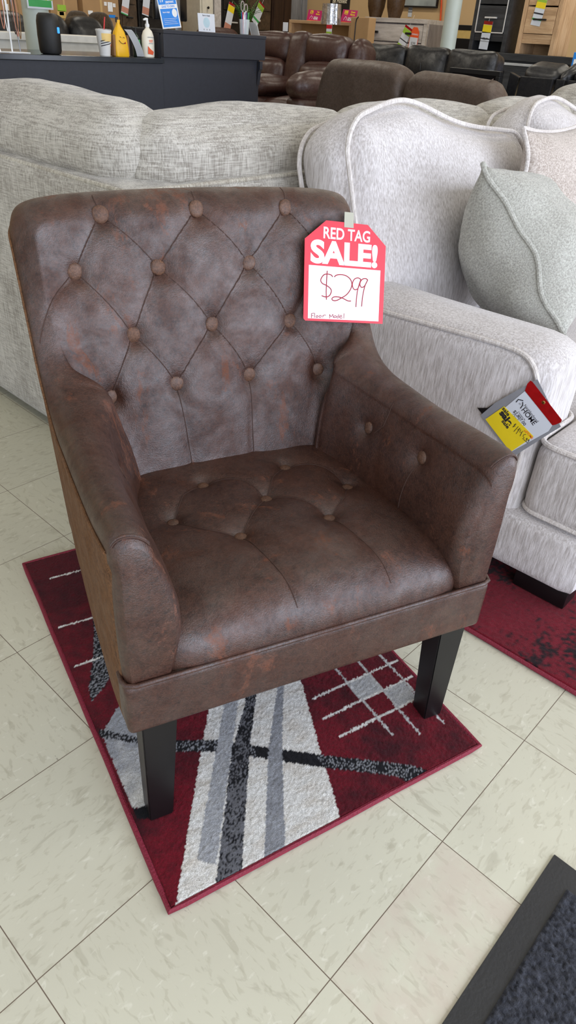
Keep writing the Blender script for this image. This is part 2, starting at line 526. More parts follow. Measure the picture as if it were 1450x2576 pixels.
def nrm(i, j):
    a = G[min(NC - 1, i + 1)][j] - G[max(0, i - 1)][j]
    b = G[i][min(NP - 1, j + 1)] - G[i][max(0, j - 1)]
    return a.cross(b).normalized()
BACK_B = [(-.183, .884), (-.010, .887), (.167, .884),
          (-.241, .800), (-.095, .799), (.079, .797), (.238, .797),
          (-.157, .693), (-.006, .698), (.156, .689),
          (-.213, .590), (-.089, .602), (.059, .600), (.213, .590)]
BACK_S = [(0, 3), (0, 4), (1, 4), (1, 5), (2, 5), (2, 6), (3, 7), (4, 7), (4, 8), (5, 8), (5, 9), (6, 9),
          (7, 10), (7, 11), (8, 11), (8, 12), (9, 12), (9, 13)]
SEG = []
def bow(a, b, k):
    n = 14; out = []
    d = (b[0] - a[0], b[1] - a[1]); l = math.hypot(*d)
    for i in range(n + 1):
        t = i / n; s = sin(pi * t) * k * l
        out.append((a[0] + d[0] * t - d[1] / l * s, a[1] + d[1] * t + d[0] / l * s))
    return out
for a, b in BACK_S:
    A_, B_ = BACK_B[a], BACK_B[b]
    SEG.append(bow(A_, B_, .045 if B_[0] > A_[0] else -.045))
for k in (11, 12):                          # straight seams down to the seat
    x, z = BACK_B[k]; SEG.append([(x, z), (x * .93, .52), (x * .86, .42), (x * .82, .37)])
for k in (0, 1, 2):                                 # seams running over the top
    x, z = BACK_B[k]; SEG.append([(x, z), (x * 1.03, .91), (x * 1.05, .935)])
SEG.append(bow(BACK_B[3], (-.322, .700), -.10)); SEG.append(bow(BACK_B[6], (.322, .700), .10))

def seg_d(x, z, poly):
    best = 9
    for (x0, z0), (x1, z1) in zip(poly, poly[1:]):
        dx, dz = x1 - x0, z1 - z0; q = dx * dx + dz * dz
        t = max(0, min(1, ((x - x0) * dx + (z - z0) * dz) / q)) if q else 0
        d = math.hypot(x - x0 - t * dx, z - z0 - t * dz)
        if d < best: best = d
    return best
ARM_B = [(.244, .325, .535), (.238, .168, .551)]    # buttons on the inner face of each arm
def dimple(d): return .010 * exp(-(d / .016) ** 2) + .0065 * exp(-(d / .036) ** 2)
def groove(d): return .0026 * exp(-(d / .004) ** 2) + .0024 * exp(-(d / .015) ** 2)
seg_box = [(min(p[0] for p in s) - .06, max(p[0] for p in s) + .06, min(p[1] for p in s) - .06, max(p[1] for p in s) + .06) for s in SEG]
D = [[0.0] * NP for _ in range(NC)]
NRM = [[nrm(i, j) for j in range(NP)] for i in range(NC)]
for i in range(NC):
    back = SPL <= i <= NC - 1 - SPL
    for j in range(NP - 2):
        p = G[i][j]; d = 0.0
        fade = 1.0 if j < NF else max(0.0, 1 - (j - NF) / (NR * .5))
        if back:
            for (x, z) in BACK_B:
                r = math.hypot(p.x - x, p.z - z)
                if r < .12: d += dimple(r)
            g = 9
            for s, bb in zip(SEG, seg_box):
                if bb[0] < p.x < bb[1] and bb[2] < p.z < bb[3]: g = min(g, seg_d(p.x, p.z, s))
            d += groove(g)
            d -= .004
        else:
            for (x, y, z) in ARM_B:
                r = math.hypot(p.y - y, p.z - z)
                if j < NF + 6 and r < .12: d += dimple(r) * .9
            # seam across the arm
            sy = .262 - .10 * max(0, .60 - p.z)
            d += groove(abs(p.y - (.285 if p.z > .56 else .285 - (.56 - p.z) * .3))) * .35
        # seam where arm meets back
        ds = min(abs(i - SPL), abs(i - (NC - 1 - SPL))) * .0055
        d += .5 * groove(ds * 1.0)
        q = p * 7 + Vector((4, 2, 1))
        d += noise.noise(q) * .0022
        D[i][j] = d * fade
for i in range(NC):
    for j in range(NP):
        G[i][j] = G[i][j] - NRM[i][j] * (D[i][j] if NRM[i][j].dot(Vector((0, -1, .2))) > -2 else 0)
# normals must point at the sitter: test one
flip_shell = NRM[HALF - 1][40].y > 0
if flip_shell:
    # displacement went the wrong way: mirror it
    for i in range(NC):
        for j in range(NP): G[i][j] = G[i][j] + NRM[i][j] * (2 * D[i][j])
back_bm = grid(G[SPL:NC - SPL], flip=flip_shell)
def arm_bm(sign):
    rows = G[:SPL + 1] if sign > 0 else G[NC - 1 - SPL:][::-1]
    rows = [list(r) for r in rows]
    # rounded front panel: rings shrinking into a flat face
    oz_ = rows[0][-3].z
    rows[0][-2] = Vector((sign * .327, .03, oz_ - .006)); rows[0][-1] = Vector((sign * .327, .03, oz_ - .012))
    loop = [p.copy() for p in rows[0]]
    o = loop[-1]
    for k in range(1, 14): loop.append(Vector((sign * (.324 + .003 * sin(pi * k / 14)), .03, o.z + (ZB - o.z) * k / 13)))
    for r in rows:
        o = r[-1]
        for k in range(1, 14): r.append(Vector((o.x + (sign * .318 - o.x) * .5 * k / 13, o.y, o.z + (ZB - o.z) * k / 13)))
    cx = sign * .287; cz = .47
    def ring(sx, sz, y):
        out = []
        for p in loop:
            q = Vector((cx + (p.x - cx) * sx, y, ZB + (p.z - ZB) * sz))
            out.append(q)
        return out
    rings = [ring(.74, .935, .0026), ring(.76, .945, .0035), ring(.88, .97, .0085), ring(.96, .989, .016), ring(.99, .997, .023)]
    bm = grid(rings + rows, flip=(flip_shell if sign > 0 else not flip_shell))
    bm.verts.ensure_lookup_table(); nl = len(loop)
    f_ = bm.faces.new([bm.verts[k] for k in range(nl)]); f_.normal_update()
    if f_.normal.y > 0: f_.normal_flip()
    return bm
back = obj('backrest', back_bm, M['leather'], chair, angle=80)
armR = obj('armrest', arm_bm(1), M['leather'], chair, angle=60)
armL = obj('armrest', arm_bm(-1), M['leather'], chair, angle=60)

def bvh_of(o): 
    me = o.data; return BVHTree.FromPolygons([v.co.copy() for v in me.vertices], [tuple(p.vertices) for p in me.polygons])
def button_bm(p, n, r=.0150, h=.0060):
    prof = [(r * .55, -.004), (r * .98, -.002), (r, .001)] + [(r * cos(a), .001 + h * sin(a)) for a in [radians(k) for k in (15, 30, 45, 60, 75)]] + [(0, .001 + h)]
    bm = lathe(prof, 24)
    q = Vector((0, 0, 1)).rotation_difference(n)
    return xf(bm, Matrix.Translation(p) @ q.to_matrix().to_4x4())
tb = bvh_of(back)
def cast(t, o, d):
    h = t.ray_cast(Vector(o), Vector(d).normalized())
    return (h[0], h[1]) if h[0] is not None else (None, None)
def thread(polys, tree, org, direc, name, parent, r=.0009, lift=.0007, sub=9):
    for s in polys:
        run = []
        for (a0, b0), (a1, b1) in zip(s, s[1:]):
            for k in range(sub):
                t = k / sub
                p, n = cast(tree, org(a0 + (a1 - a0) * t, b0 + (b1 - b0) * t), direc)
                if p is not None: run.append(p - Vector(direc).normalized() * lift)
        if len(run) > 3: obj(name, tube(run, r, 5), M['thread'], parent)
for (x, z) in BACK_B:
    p, n = cast(tb, (x, -1, z), (0, 1, 0))
    if p is None: continue
    if n.y > 0: n = -n
    n = (n + Vector((0, -.7, .25))).normalized()
    obj('button', button_bm(p + n * .002, n), M['button'], back)
thread(SEG, tb, lambda a, b: (a, -1, b), (0, 1, 0), 'seam', back)
for sg, arm in ((1, armR), (-1, armL)):
    ta = bvh_of(arm)
    for (x, y, z) in ARM_B:
        p, n = cast(ta, (0, y, z), (sg, 0, 0))
        if p is None: continue
        n = Vector((-sg, 0, .25)).normalized()
        obj('button', button_bm(p + n * .001, n, .013), M['button'], arm)
    s1 = [(.168, .551), (.172, .48), (.176, .42)]
    thread([s1, [(.285, .60), (.282, .56), (.30, .535)]], ta, lambda a, b: (0, a, b), (sg, 0, 0), 'seam', arm)
    # pleat where the top of the arm folds onto the front panel
    pts = []
    for k in range(15):
        t = k / 14
        x = sg * (.326 - .052 * t); y = .0165 - .003 * sin(pi * t)
        p, n = cast(ta, (x, y, .8), (0, 0, -1))
        if p is not None: pts.append(p + Vector((0, 0, .0006)))
    obj('pleat', tube(pts, .0022, 8), M['leather'], arm)
    obj('pleat_shade', tube([p_ + Vector((0, -.0030, -.0006)) for p_ in pts], .0012, 6), M['thread'], arm)  # dark tube stands in for the shade inside the fold

# outer side and rear panels
def outer():
    rows = []
    for c, g in zip(cols, G):
        ox, oy, oz, sg = c[5], c[6], c[7], c[10]
        top = Vector((sg * (ox + .0015), oy, oz - .004))
        # bottom of the panel tapers in toward the rear
        by = oy * .93 if oy < .60 else .58
        bx = ox - .022 * (min(oy, .62) / .62) ** 2 if oy < .62 else ox * .93
        bot = Vector((sg * (bx + .0005), min(by, .60), .272))
        row = []
        for k in range(12):
            t = k / 11
            p = top.lerp(bot, t)
            row.append(p)
        rows.append(row)
    # wrap the front corner
    f = [Vector((p.x - .006, .016, p.z)) for p in rows[0]]; l = [Vector((p.x + .006, .016, p.z)) for p in rows[-1]]
    return grid([f] + rows + [l], flip=flip_shell)
op = obj('outer_panel', outer(), M['suede'], chair, label='plain outer sides, warm light put into their lighter brown', angle=80)
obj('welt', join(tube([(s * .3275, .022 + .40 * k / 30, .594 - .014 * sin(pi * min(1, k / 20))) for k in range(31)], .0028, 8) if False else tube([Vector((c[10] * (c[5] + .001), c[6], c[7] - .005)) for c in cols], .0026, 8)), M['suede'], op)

# seat
SB = [(-.072, .198), (.098, .194), (-.165, .288), (.017, .294), (.188, .288), (-.078, .378), (.098, .386)]
SSEG = [[SB[0], (-.03, .245), SB[3]], [SB[3], (.052, .345), SB[6]], [SB[2], (-.128, .345), SB[5]], bow(SB[5], SB[3], .22), bow(SB[3], SB[1], .12),
        [SB[1], (.150, .235), SB[4]], bow(SB[6], SB[4], .2), bow(SB[2], SB[0], -.12),
        [SB[0], (-.066, .14), (-.058, .09), (-.052, .045), (-.05, .012)], [SB[1], (.104, .13), (.112, .08), (.118, .04), (.12, .012)]]
def seat_h(x, y):
    rz, ry = .066, .082
    u = max(0.0, min(1.0, (ry - y) / ry))
    z = .376 + rz * (1 - u ** 2.3) ** (1 / 2.3)
    e = 1 - (abs(x) / .285) ** 3
    z += .014 * max(0, e) * (1 - u ** 3) - .012 * (1 - max(0, e)) * (1 - u ** 3)
    z += .006 * exp(-((y - .13) / .08) ** 2)
    return z
def seat_full(x, y):
    z = seat_h(x, y)
    d = 0
    for bx, by in SB:
        r = math.hypot(x - bx, y - by)
        if r < .12: d += .009 * exp(-(r / .015) ** 2) + .010 * exp(-(r / .042) ** 2)
    g = min(seg_d(x, y, s) for s in SSEG)
    return z - d - .7 * groove(g) * min(1.0, .35 + y / .12)
rows = []
ys = [.0 + .09 * (1 - cos(pi / 2 * k / 34)) for k in range(34)] + [.09 + .385 * k / 90 for k in range(91)]
for y in ys:
    row = []
    for k in range(131):
        hw = .259 + .022 * min(1.0, max(0.0, (y - .03) / .06)); x = -hw + 2 * hw * k / 130
        row.append(Vector((x, y + .016 * (abs(x) / hw) ** 14 * max(0.0, 1 - y / .08) - .004 * exp(-((y - .01) / .02) ** 2) + .003, seat_full(x, y))))
    rows.append(row)
rows = [[Vector((p.x, .006, .362)) for p in rows[0]]] + rows
seat = obj('seat_cushion', grid(rows), M['leather'], chair, angle=80)
ts = bvh_of(seat)
for (x, y) in SB:
    p, n = cast(ts, (x, y, 1), (0, 0, -1))
    n = Vector((0, -.12, 1)).normalized()
    obj('button', button_bm(p + n * .001, n, .0125, .006), M['button'], seat)
thread(SSEG, ts, lambda a, b: (a, b, 1), (0, 0, -1), 'seam', seat, .0007, .0005)
# rail under the seat, with welt
rail = obj('seat_rail', box(-.3285, .3285, .0, .06, .27, .374, .012, 4), M['leather'], chair)
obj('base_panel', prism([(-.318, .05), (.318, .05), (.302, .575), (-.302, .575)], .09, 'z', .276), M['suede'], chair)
wl = [(-.3275, .035, .3765), (-.3285, .016, .3765), (-.324, .004, .377), (-.312, -.0005, .377)] + [(-.31 + .62 * k / 20, -.0012, .377) for k in range(21)] + [(.312, -.0005, .377), (.324, .004, .377), (.3285, .016, .3765), (.3275, .035, .3765)]
obj('piping', tube(wl, .0042, 10), M['leather'], rail)
def leg(sx, front):
    bm = bmesh.new()
    if front:
        top = [(.250, .010), (.307, .010), (.307, .062), (.250, .062)]; bot = [(.266, .014), (.308, .014), (.308, .056), (.266, .056)]
    else:
        top = [(.235, .50), (.285, .50), (.285, .55), (.235, .55)]; bot = [(.246, .565), (.286, .565), (.286, .605), (.246, .605)]
    z1, z0 = .275, .0125
    t = [bm.verts.new((sx * x, y, z1)) for x, y in top]; b = [bm.verts.new((sx * x, y, z0)) for x, y in bot]
    bm.faces.new(t); bm.faces.new(b[::-1])
    for k in range(4): bm.faces.new((b[k], b[(k + 1) % 4], t[(k + 1) % 4], t[k]))
    bmesh.ops.recalc_face_normals(bm, faces=bm.faces[:])
    bmesh.ops.bevel(bm, geom=bm.edges[:], offset=.002, segments=2, affect='EDGES')
    return bm
for sx in (-1, 1):
    for fr in (True, False): obj('leg', leg(sx, fr), M['leg'], chair)

# ------------------------------------------------------------------ red sale card taped to its back
tg = thing('sale_sign', 'red and white card sign reading $299 taped to the brown armchair', 'sign')
Rz = Matrix.Rotation(CH_A, 4, 'Z')
def ch2w(p): return CH_O + (Rz @ Vector(p))
o_ = Vector((.1690, .4905, .7000)); ux_ = Vector((.178, -.008, -.0215)); uy_ = Vector((.018, .055, .14))
MW = Matrix.Translation(CH_O) @ Rz @ card_frame(o_, ux_, uy_)
tg.matrix_world = MW
W_, H1, H2 = .1805, .1505, .187
obj('card', flat([(0, .004), (.004, 0), (W_, 0), (W_, H1), (.137, H2), (.045, H2), (0, H1)], 0, .0008), M['tagred'], tg, smooth=False)
obj('price_panel', flat([(.0095, .0045), (.170, .0045), (.170, .1035), (.0095, .1035)], .0008, .0003), M['paper'], tg, smooth=False)
def fit(bm, x0, x1, y0, y1, z):
    xs = [v.co.x for v in bm.verts]; ysv = [v.co.y for v in bm.verts]; zs = [v.co.z for v in bm.verts]
    for v in bm.verts:
        v.co.x = x0 + (v.co.x - min(xs)) / (max(xs) - min(xs)) * (x1 - x0)
        v.co.y = y0 + (v.co.y - min(ysv)) / (max(ysv) - min(ysv)) * (y1 - y0)
        v.co.z = z + (v.co.z - min(zs))
    return bm
obj('lettering', fit(text_bm('RED TAG', .02, .0002, .018), .0395, .1430, .1540, .1755, .0008), M['paper'], tg, smooth=False, label='white words RED TAG')
obj('lettering', fit(text_bm('SALE!', .04, .0002, .045), .0125, .1620, .1070, .1510, .0008), M['paper'], tg, smooth=False, label='bold white word SALE!')
def c2l(px, py):
    u0 = (px - 143) / 1147 * .1805
    v0 = .1505 - (py - 455 - (px - 143) * .096) / 1222 * .1505
    return (u0, v0)
hand = [
 [(535, 1028), (515, 1000), (470, 985), (420, 990), (385, 1030), (370, 1080), (395, 1125), (450, 1155), (500, 1195), (522, 1240), (505, 1300), (470, 1328), (425, 1325), (388, 1308)],
 [(457, 935), (452, 1090), (450, 1250), (456, 1372)],
 [(558, 1028), (590, 1002), (650, 995), (720, 1012), (780, 1060), (810, 1130), (800, 1210), (745, 1300), (665, 1355), (600, 1390), (550, 1388), (533, 1360), (560, 1335), (620, 1335), (690, 1360), (760, 1400), (805, 1405)],
 [(940, 1075), (900, 1050), (850, 1065), (822, 1120), (825, 1190), (855, 1230), (900, 1215), (925, 1140), (940, 1075), (915, 1160), (895, 1260), (885, 1380), (881, 1502)],
 [(1040, 1085), (1010, 1062), (965, 1070), (935, 1110), (930, 1160), (955, 1198), (995, 1180), (1030, 1110), (1040, 1085), (1005, 1170), (982, 1280), (970, 1390), (964, 1498)]]
obj('handwriting', join(*[stroke(spline([c2l(*p) for p in s], 6), .0010, .0012) for s in hand]), M['ink_red'], tg, label='$299 in thin red pen')
small = [
 [(252, 1605), (254, 1675)], [(250, 1607), (272, 1603), (288, 1598)], [(252, 1640), (280, 1634)], [(298, 1597), (296, 1672)],
 [(332, 1640), (318, 1650), (320, 1668), (338, 1668), (345, 1650), (332, 1640)], [(374, 1638), (360, 1648), (362, 1668), (382, 1668), (390, 1650), (374, 1638)], [(412, 1640), (412, 1672), (415, 1648), (436, 1634), (452, 1640)],
 [(506, 1625), (508, 1692)], [(506, 1630), (530, 1668), (552, 1630), (560, 1684)], [(588, 1652), (570, 1662), (572, 1682), (592, 1682), (600, 1660), (588, 1652)], [(628, 1660), (610, 1668), (612, 1688), (632, 1686), (634, 1630)], [(648, 1674), (680, 1668), (672, 1650), (652, 1660), (650, 1684), (668, 1696), (690, 1690)], [(712, 1622), (710, 1702)]]
obj('handwriting', join(*[stroke(spline([(lambda q: (q[0], q[1] + .0035))(c2l(*p)) for p in s], 4), .0006, .0012) for s in small]), M['ink_red'], tg, label='small red pen note Floor Model')
obj('tape', flat([(.084, .178), (.105, .178), (.104, .206), (.084, .206)], .0012, .0003), plain('clear_tape', (170, 168, 150), .25, alpha=.75), tg, smooth=False)
# ================================================================== rugs and mat
def inpoly(x, y, P):
    c = False; n = len(P); j = n - 1
    for i in range(n):
        xi, yi = P[i]; xj, yj = P[j]
        if (yi > y) != (yj > y) and x < (xj - xi) * (y - yi) / (yj - yi) + xi: c = not c
        j = i
    return c
def dline(x, y, a, b):
    dx, dy = b[0] - a[0], b[1] - a[1]; q = dx * dx + dy * dy
    t = max(0, min(1, ((x - a[0]) * dx + (y - a[1]) * dy) / q))
    return math.hypot(x - a[0] - t * dx, y - a[1] - t * dy)
def attr_mat(name, rough=.95, sheen=.4):
    m, nt, b = newmat(name); n = N(nt)
    a = n('ShaderNodeAttribute', attribute_name='pile')
    v = n.coord()
    f = n.noise(v, 500, 3, .7)
    g = n.ramp(f, [(.25, (.6, .6, .6)), (.75, (1.3, 1.3, 1.3))])
    n.link(n.mix(1.0, a.outputs['Color'], g, 'MULTIPLY'), b.inputs['Base Color'])
    b.inputs['Roughness'].default_value = rough; b.inputs['Specular IOR Level'].default_value = .15
    b.inputs['Sheen Weight'].default_value = sheen * .2; b.inputs['Sheen Roughness'].default_value = .5
    n.bump(f, b, .7, .004)
    return m
M['pile'] = attr_mat('rug_pile')
M['binding'] = plain('rug_binding', (116, 16, 40), .7, var=.15, vscale=200, bump=.5, bscale=300)

RED, DRED = lin((100, 6, 24)), lin((58, 3, 15))
WHITE, CREAM, GREY, DGREY, BLK = lin((214, 212, 206)), lin((200, 194, 184)), lin((146, 148, 152)), lin((98, 98, 102)), lin((13, 13, 18))
def N2(x, y, s, k=0.0): return noise.noise(Vector((x * s, y * s, k)))
def mixc(a, b, t): return tuple(p + (q - p) * t for p, q in zip(a, b))
whiteP = [(.014, .004), (.092, .128), (.171, .252), (.236, .352), (.30, .45), (.47, .45), (.428, .297), (.375, .144), (.33, .006)]
g1P = [(.30, .394), (.243, .309), (.074, .057), (.099, .034), (.272, .301), (.335, .40)]
g2P = [(.36, .42), (.295, .31), (.223, .224), (.081, .000), (.129, .000), (.256, .213), (.317, .305), (.39, .42)]
g3P = [(.45, .43), (.369, .307), (.288, .195), (.171, .000), (.213, .000), (.309, .179), (.382, .300), (.47, .43)]
blackP = [(.012, .392), (.075, .334), (.139, .294), (.208, .258), (.286, .197), (.371, .133), (.508, .035), (.534, .008), (.494, -.004), (.483, .004), (.469, .028), (.355, .110), (.273, .174), (.197, .233), (.129, .269), (.071, .321), (.010, .368)]
triP = [(.090, .44), (.061, .422), (.021, .383), (.014, .356), (.013, .198), (.045, .186), (.105, .274), (.13, .36)]
sbP = [(.013, .197), (.05, .186), (.05, .158), (.014, .172)]
bandP = [(.128, .80), (.105, .739), (.089, .666), (.060, .578), (.026, .499), (.021, .462), (.06, .492), (.10, .54), (.14, .62), (.165, .72)]
linesP = [((.047, .885), (.16, .882)), ((.021, .705), (.16, .70)), ((.020, .571), (.10, .574)),
          ((.429, .258), (.657, .262)), ((.421, .204), (.657, .209)), ((.427, .152), (.657, .156)),
          ((.518, .34), (.523, .106)), ((.577, .34), (.574, .081)), ((.631, .34), (.635, .080))]
c1P = [(.516, .258), (.577, .259), (.577, .207), (.516, .205)]
c2P = [(.576, .208), (.630, .207), (.630, .156), (.576, .155)]
def rug_colour(x, y):
    # ragged edges like tufts
    jx = N2(x, y, 230, 1) * .0022; jy = N2(x, y, 230, 5) * .0022
    u, v = x + jx, y + jy
    col = mixc(RED, DRED, max(0, min(1, .35 + .9 * N2(x, y, 9, 2) + .6 * N2(x, y, 45, 3))))
    if v > .76: col = mixc(col, DRED, .55)
    if inpoly(u, v, triP):
        col = mixc(GREY, WHITE, max(0, min(1, (.33 - v) * 6 + .5 * N2(x, y, 40, 4))))
    if inpoly(u, v, bandP):
        col = BLK if N2(x * .6, y, 300, 7) > -.05 else mixc(GREY, DGREY, .4)
    inw = inpoly(u, v, whiteP)
    if inw:
        col = mixc(WHITE, CREAM, max(0, min(1, .3 + 1.3 * N2(x * .4, y, 60, 8))))
        if inpoly(u, v, g1P): col = mixc(GREY, WHITE, .12 + .12 * N2(x, y, 90, 9))
        if inpoly(u, v, g3P): col = mixc(GREY, DGREY, .25 + .3 * N2(x, y, 30, 9))
    if inpoly(u, v, blackP):
        seg_ = u
        mott = not (.26 < u < .36)
        col = (mixc(GREY, DGREY, .3) if (mott and N2(x, y, 340, 11) > .14) else BLK)
        if inpoly(u, v, g3P): col = mixc(GREY, DGREY, .35)
        if inpoly(u, v, g1P): col = mixc(GREY, WHITE, .15)
    if inw and inpoly(u, v, g2P):
        col = BLK if N2(x * .8, y, 330, 12) + .5 * N2(x, y, 60, 15) > (.16 if v < .16 else -.05) else DGREY
    if inpoly(u, v, sbP): col = BLK
    if inpoly(u, v, c1P) or inpoly(u, v, c2P): col = mixc(GREY, WHITE, .30 + .2 * N2(x, y, 70, 13))
    w = .0026 + .0012 * N2(x, y, 160, 14)
    for a, b in linesP:
        if dline(u, v, a, b) < w: col = WHITE if a[1] > .3 and b[1] > .5 or abs(a[1] - b[1]) < .02 else mixc(GREY, WHITE, .5)
    return col
def pile_mesh(name, W, L, step, colour, height, parent, wob=.0018, z0=.0, inset=.006, label=None):
    nx, ny = int(W / step), int(L / step)
    bm = bmesh.new()
    cl = bm.verts.layers.float_color.new('pile')
    V = []
    rnd = random.Random(3)
    for i in range(nx + 1):
        row = []
        for j in range(ny + 1):
            x = inset + (W - 2 * inset) * i / nx; y = inset + (L - 2 * inset) * j / ny
            e = min(i, j, nx - i, ny - j)
            z = z0 + height + (rnd.random() - .5) * wob if e > 0 else z0 + height * .45
            v = bm.verts.new((x + (rnd.random() - .5) * step * .5 * (e > 0), y + (rnd.random() - .5) * step * .5 * (e > 0), z))
            c = colour(x, y); k = .88 + .24 * rnd.random()
            v[cl] = (c[0] * k, c[1] * k, c[2] * k, 1)
            row.append(v)
        V.append(row)
    for i in range(nx):
        for j in range(ny):
            bm.faces.new((V[i][j], V[i + 1][j], V[i + 1][j + 1], V[i][j + 1]))
    return obj(name, bm, M['pile'], parent, angle=180, label=label)
def rug(name, label, loc, rz, W, L, colour, h=.0105, step=.0028):
    r = thing(name, label, 'rug', loc, rz)
    pile_mesh('pile', W, L, step, colour, h, r)
    obj('backing', box(.003, W - .003, .003, L - .003, .0008, .004), M['binding'], r)
    b = .0065
    loop = [(b * .6, b * .6, b), (W - b * .6, b * .6, b), (W - b * .6, L - b * .6, b), (b * .6, L - b * .6, b)]
    pts = []
    for (p, q) in zip(loop, loop[1:] + loop[:1]):
        for k in range(24):
            t = k / 24
            x, y = p[0] + (q[0] - p[0]) * t, p[1] + (q[1] - p[1]) * t
            pts.append((x + .0012 * N2(x, y, 8, 1), y + .0012 * N2(x, y, 8, 2), b))
    obj('binding', tube(pts, .0052, 8, closed=True), M['binding'], r)
    return r
rug('patterned_rug', 'red rug with white band, grey stripes and black lines under the brown armchair', (.675, -.114, 0), radians(73.7398 - 0), .669, .978, rug_colour)
def rug2_colour(x, y):
    t = .30 + .55 * N2(x, y, 5, 21) + .55 * N2(x * .6, y, 26, 22) + .45 * N2(x, y, 90, 24)
    t = max(0, min(1, (t - .36) * 4.0))
    return mixc(mixc(RED, lin((116, 8, 30)), .4 + .4 * N2(x, y, 14, 25)), lin((22, 3, 10)), t)
# lies under the loveseat; its near edge runs along the floor joint
rug('mottled_rug', 'dark red rug with black mottling under the pale loveseat', (.03, .797, 0), 0.0, 1.40, 1.5, rug2_colour, step=.0045)

# door mat
mt = thing('door_mat', 'charcoal carpet door mat with black rubber border on the tile floor', 'mat', (1.068, .424, 0), radians(-90.3))
MWd, MLn = .62, .95
def mat_colour(x, y):
    t = max(0, min(1, .5 + .8 * N2(x, y, 160, 31) + .3 * N2(x, y, 60, 32)))
    return mixc(lin((26, 27, 32)), lin((74, 76, 84)), t)
obj('rubber_border', prism([(0, 0), (MWd, 0), (MWd, MLn), (0, MLn)], .0035, 'z', .0003, .0012), plain('black_rubber', (42, 42, 42), .6, bump=.2), mt)
pm = pile_mesh('carpet_pile', MWd - .086, MLn - .086, .003, mat_colour, .0045, mt, wob=.004, z0=.0035, inset=0)
pm.location = (.043, .043, 0)
# ================================================================== pale sectional behind the chair
def pipe_loop(w, h, r, n=8):
    """rounded rectangle outline in (a,b)"""
    out = []
    for cx, cy, a0 in ((w / 2 - r, h / 2 - r, 0), (-w / 2 + r, h / 2 - r, 90), (-w / 2 + r, -h / 2 + r, 180), (w / 2 - r, -h / 2 + r, 270)):
        for k in range(n + 1):
            a = radians(a0 + 90 * k / n); out.append((cx + r * cos(a), cy + r * sin(a)))
    return out
def at(bm, x, y, z, rz=0.0, rx=0.0, ry=0.0):
    return xf(bm, Matrix.Translation((x, y, z)) @ Matrix.Rotation(rz, 4, 'Z') @ Matrix.Rotation(ry, 4, 'Y') @ Matrix.Rotation(rx, 4, 'X'))

sec = thing('sectional_sofa', 'oatmeal woven L-shaped sectional sofa seen from its outside corner behind the armchair', 'sofa', (-.30, .585, 0))
# local frame: corner at origin, one wing runs to -x, the other to +y
FT = .842; LX, LY, DP = 2.35, 3.05, .98
def slab(x0, x1, y0, y1, z0, z1, r=.03):
    return puff(x1 - x0, y1 - y0, z1 - z0, r, (.006, .006, .004), 14, .003, 4, 1), ((x0 + x1) / 2, (y0 + y1) / 2, (z0 + z1) / 2)
def addpart(name, b, m, parent, **k):
    bm, c = b; return obj(name, xf(bm, Matrix.Translation(c)), m, parent, **k)
addpart('back_frame', slab(-LX, 0, 0, .20, .045, FT, .022), M['linen'], sec)
addpart('back_frame', slab(-.20, 0, .17, LY, .045, FT, .022), M['linen'], sec)
addpart('seat_base', slab(-LX, -.2, .18, DP, .06, .30, .02), M['linen'], sec)
addpart('seat_base', slab(-DP, -.19, DP - .02, LY, .06, .30, .02), M['linen'], sec)
for k in range(2): addpart('seat_cushion', slab(-.98 - .68 * (k + 1), -.985 - .68 * k, .2, DP + .02, .30, .48, .05), M['linen'], sec)
for k in range(2): addpart('seat_cushion', slab(-DP - .02, -.2, 1.005 + 1.0 * k, 1.0 + 1.0 * (k + 1), .30, .48, .05), M['linen'], sec)
addpart('seat_cushion', slab(-.975, -.2, .2, .995, .30, .48, .05), M['linen'], sec)
addpart('armrest', slab(-LX - .02, -LX + .2, 0, DP, .045, .66, .04), M['linen'], sec)
addpart('armrest', slab(-DP, 0, LY - .02, LY + .22, .045, .66, .04), M['linen'], sec)
# thin welt along the top rear edge of the frame
obj('piping', tube([(-LX, .012, FT - .006), (-.012, .010, FT - .006), (-.008, .012, FT - .006), (-.008, LY, FT - .006)], .006, 8), M['linen_pipe'], sec)
def back_cushion(parent, ln, h, th, m, mp, seed, lean=0.0, slump=0.0, name='back_cushion', r=.085, crown=.05):
    bm = puff(ln, th, h, r, (.012, .016, crown), 22, .009, 6, seed)
    for v in bm.verts:
        t = (v.co.z / h + .5)
        u = v.co.x / ln
        v.co.z += slump * t * (u * u * 4 - .4) * -.5
        # gathered corners
        v.co.y *= 1 - .16 * max(0, abs(u) * 2 - .6) * (.3 + .7 * t)
        # puckers running in from the ends
        e = max(0, (abs(u) - .36) / .14)
        v.co.y += .006 * e * sin(v.co.z * 70 + seed) * (1 if v.co.y > 0 else -1)
    return bm
L0 = -.055
spec = [  # name: centre x, y, length, rz, seed
 (-.118 - .47, .160, .94, 0.0, 1), (-.118 - .95 - .47, .160, .94, 0.0, 2),
 (-.165, .122 + .405, .81, pi / 2, 3), (-.165, .95 + .42, .84, pi / 2, 4), (-.165, 1.80 + .36, .70, pi / 2, 5), (-.165, 2.52 + .26, .50, pi / 2, 9)]
for x, y, ln, rz, sd in spec:
    bm = back_cushion(sec, ln, .20, .24, M['linen'], None, sd, slump=.015, crown=.022, r=.085)
    hz = .888 - (.016 if rz else 0) + (.055 if sd == 9 else 0)
    tilt = -.05
    c = obj('back_cushion', bm, M['linen'], sec, loc=(x, y, hz))
    c.rotation_euler = (0, 0, rz)
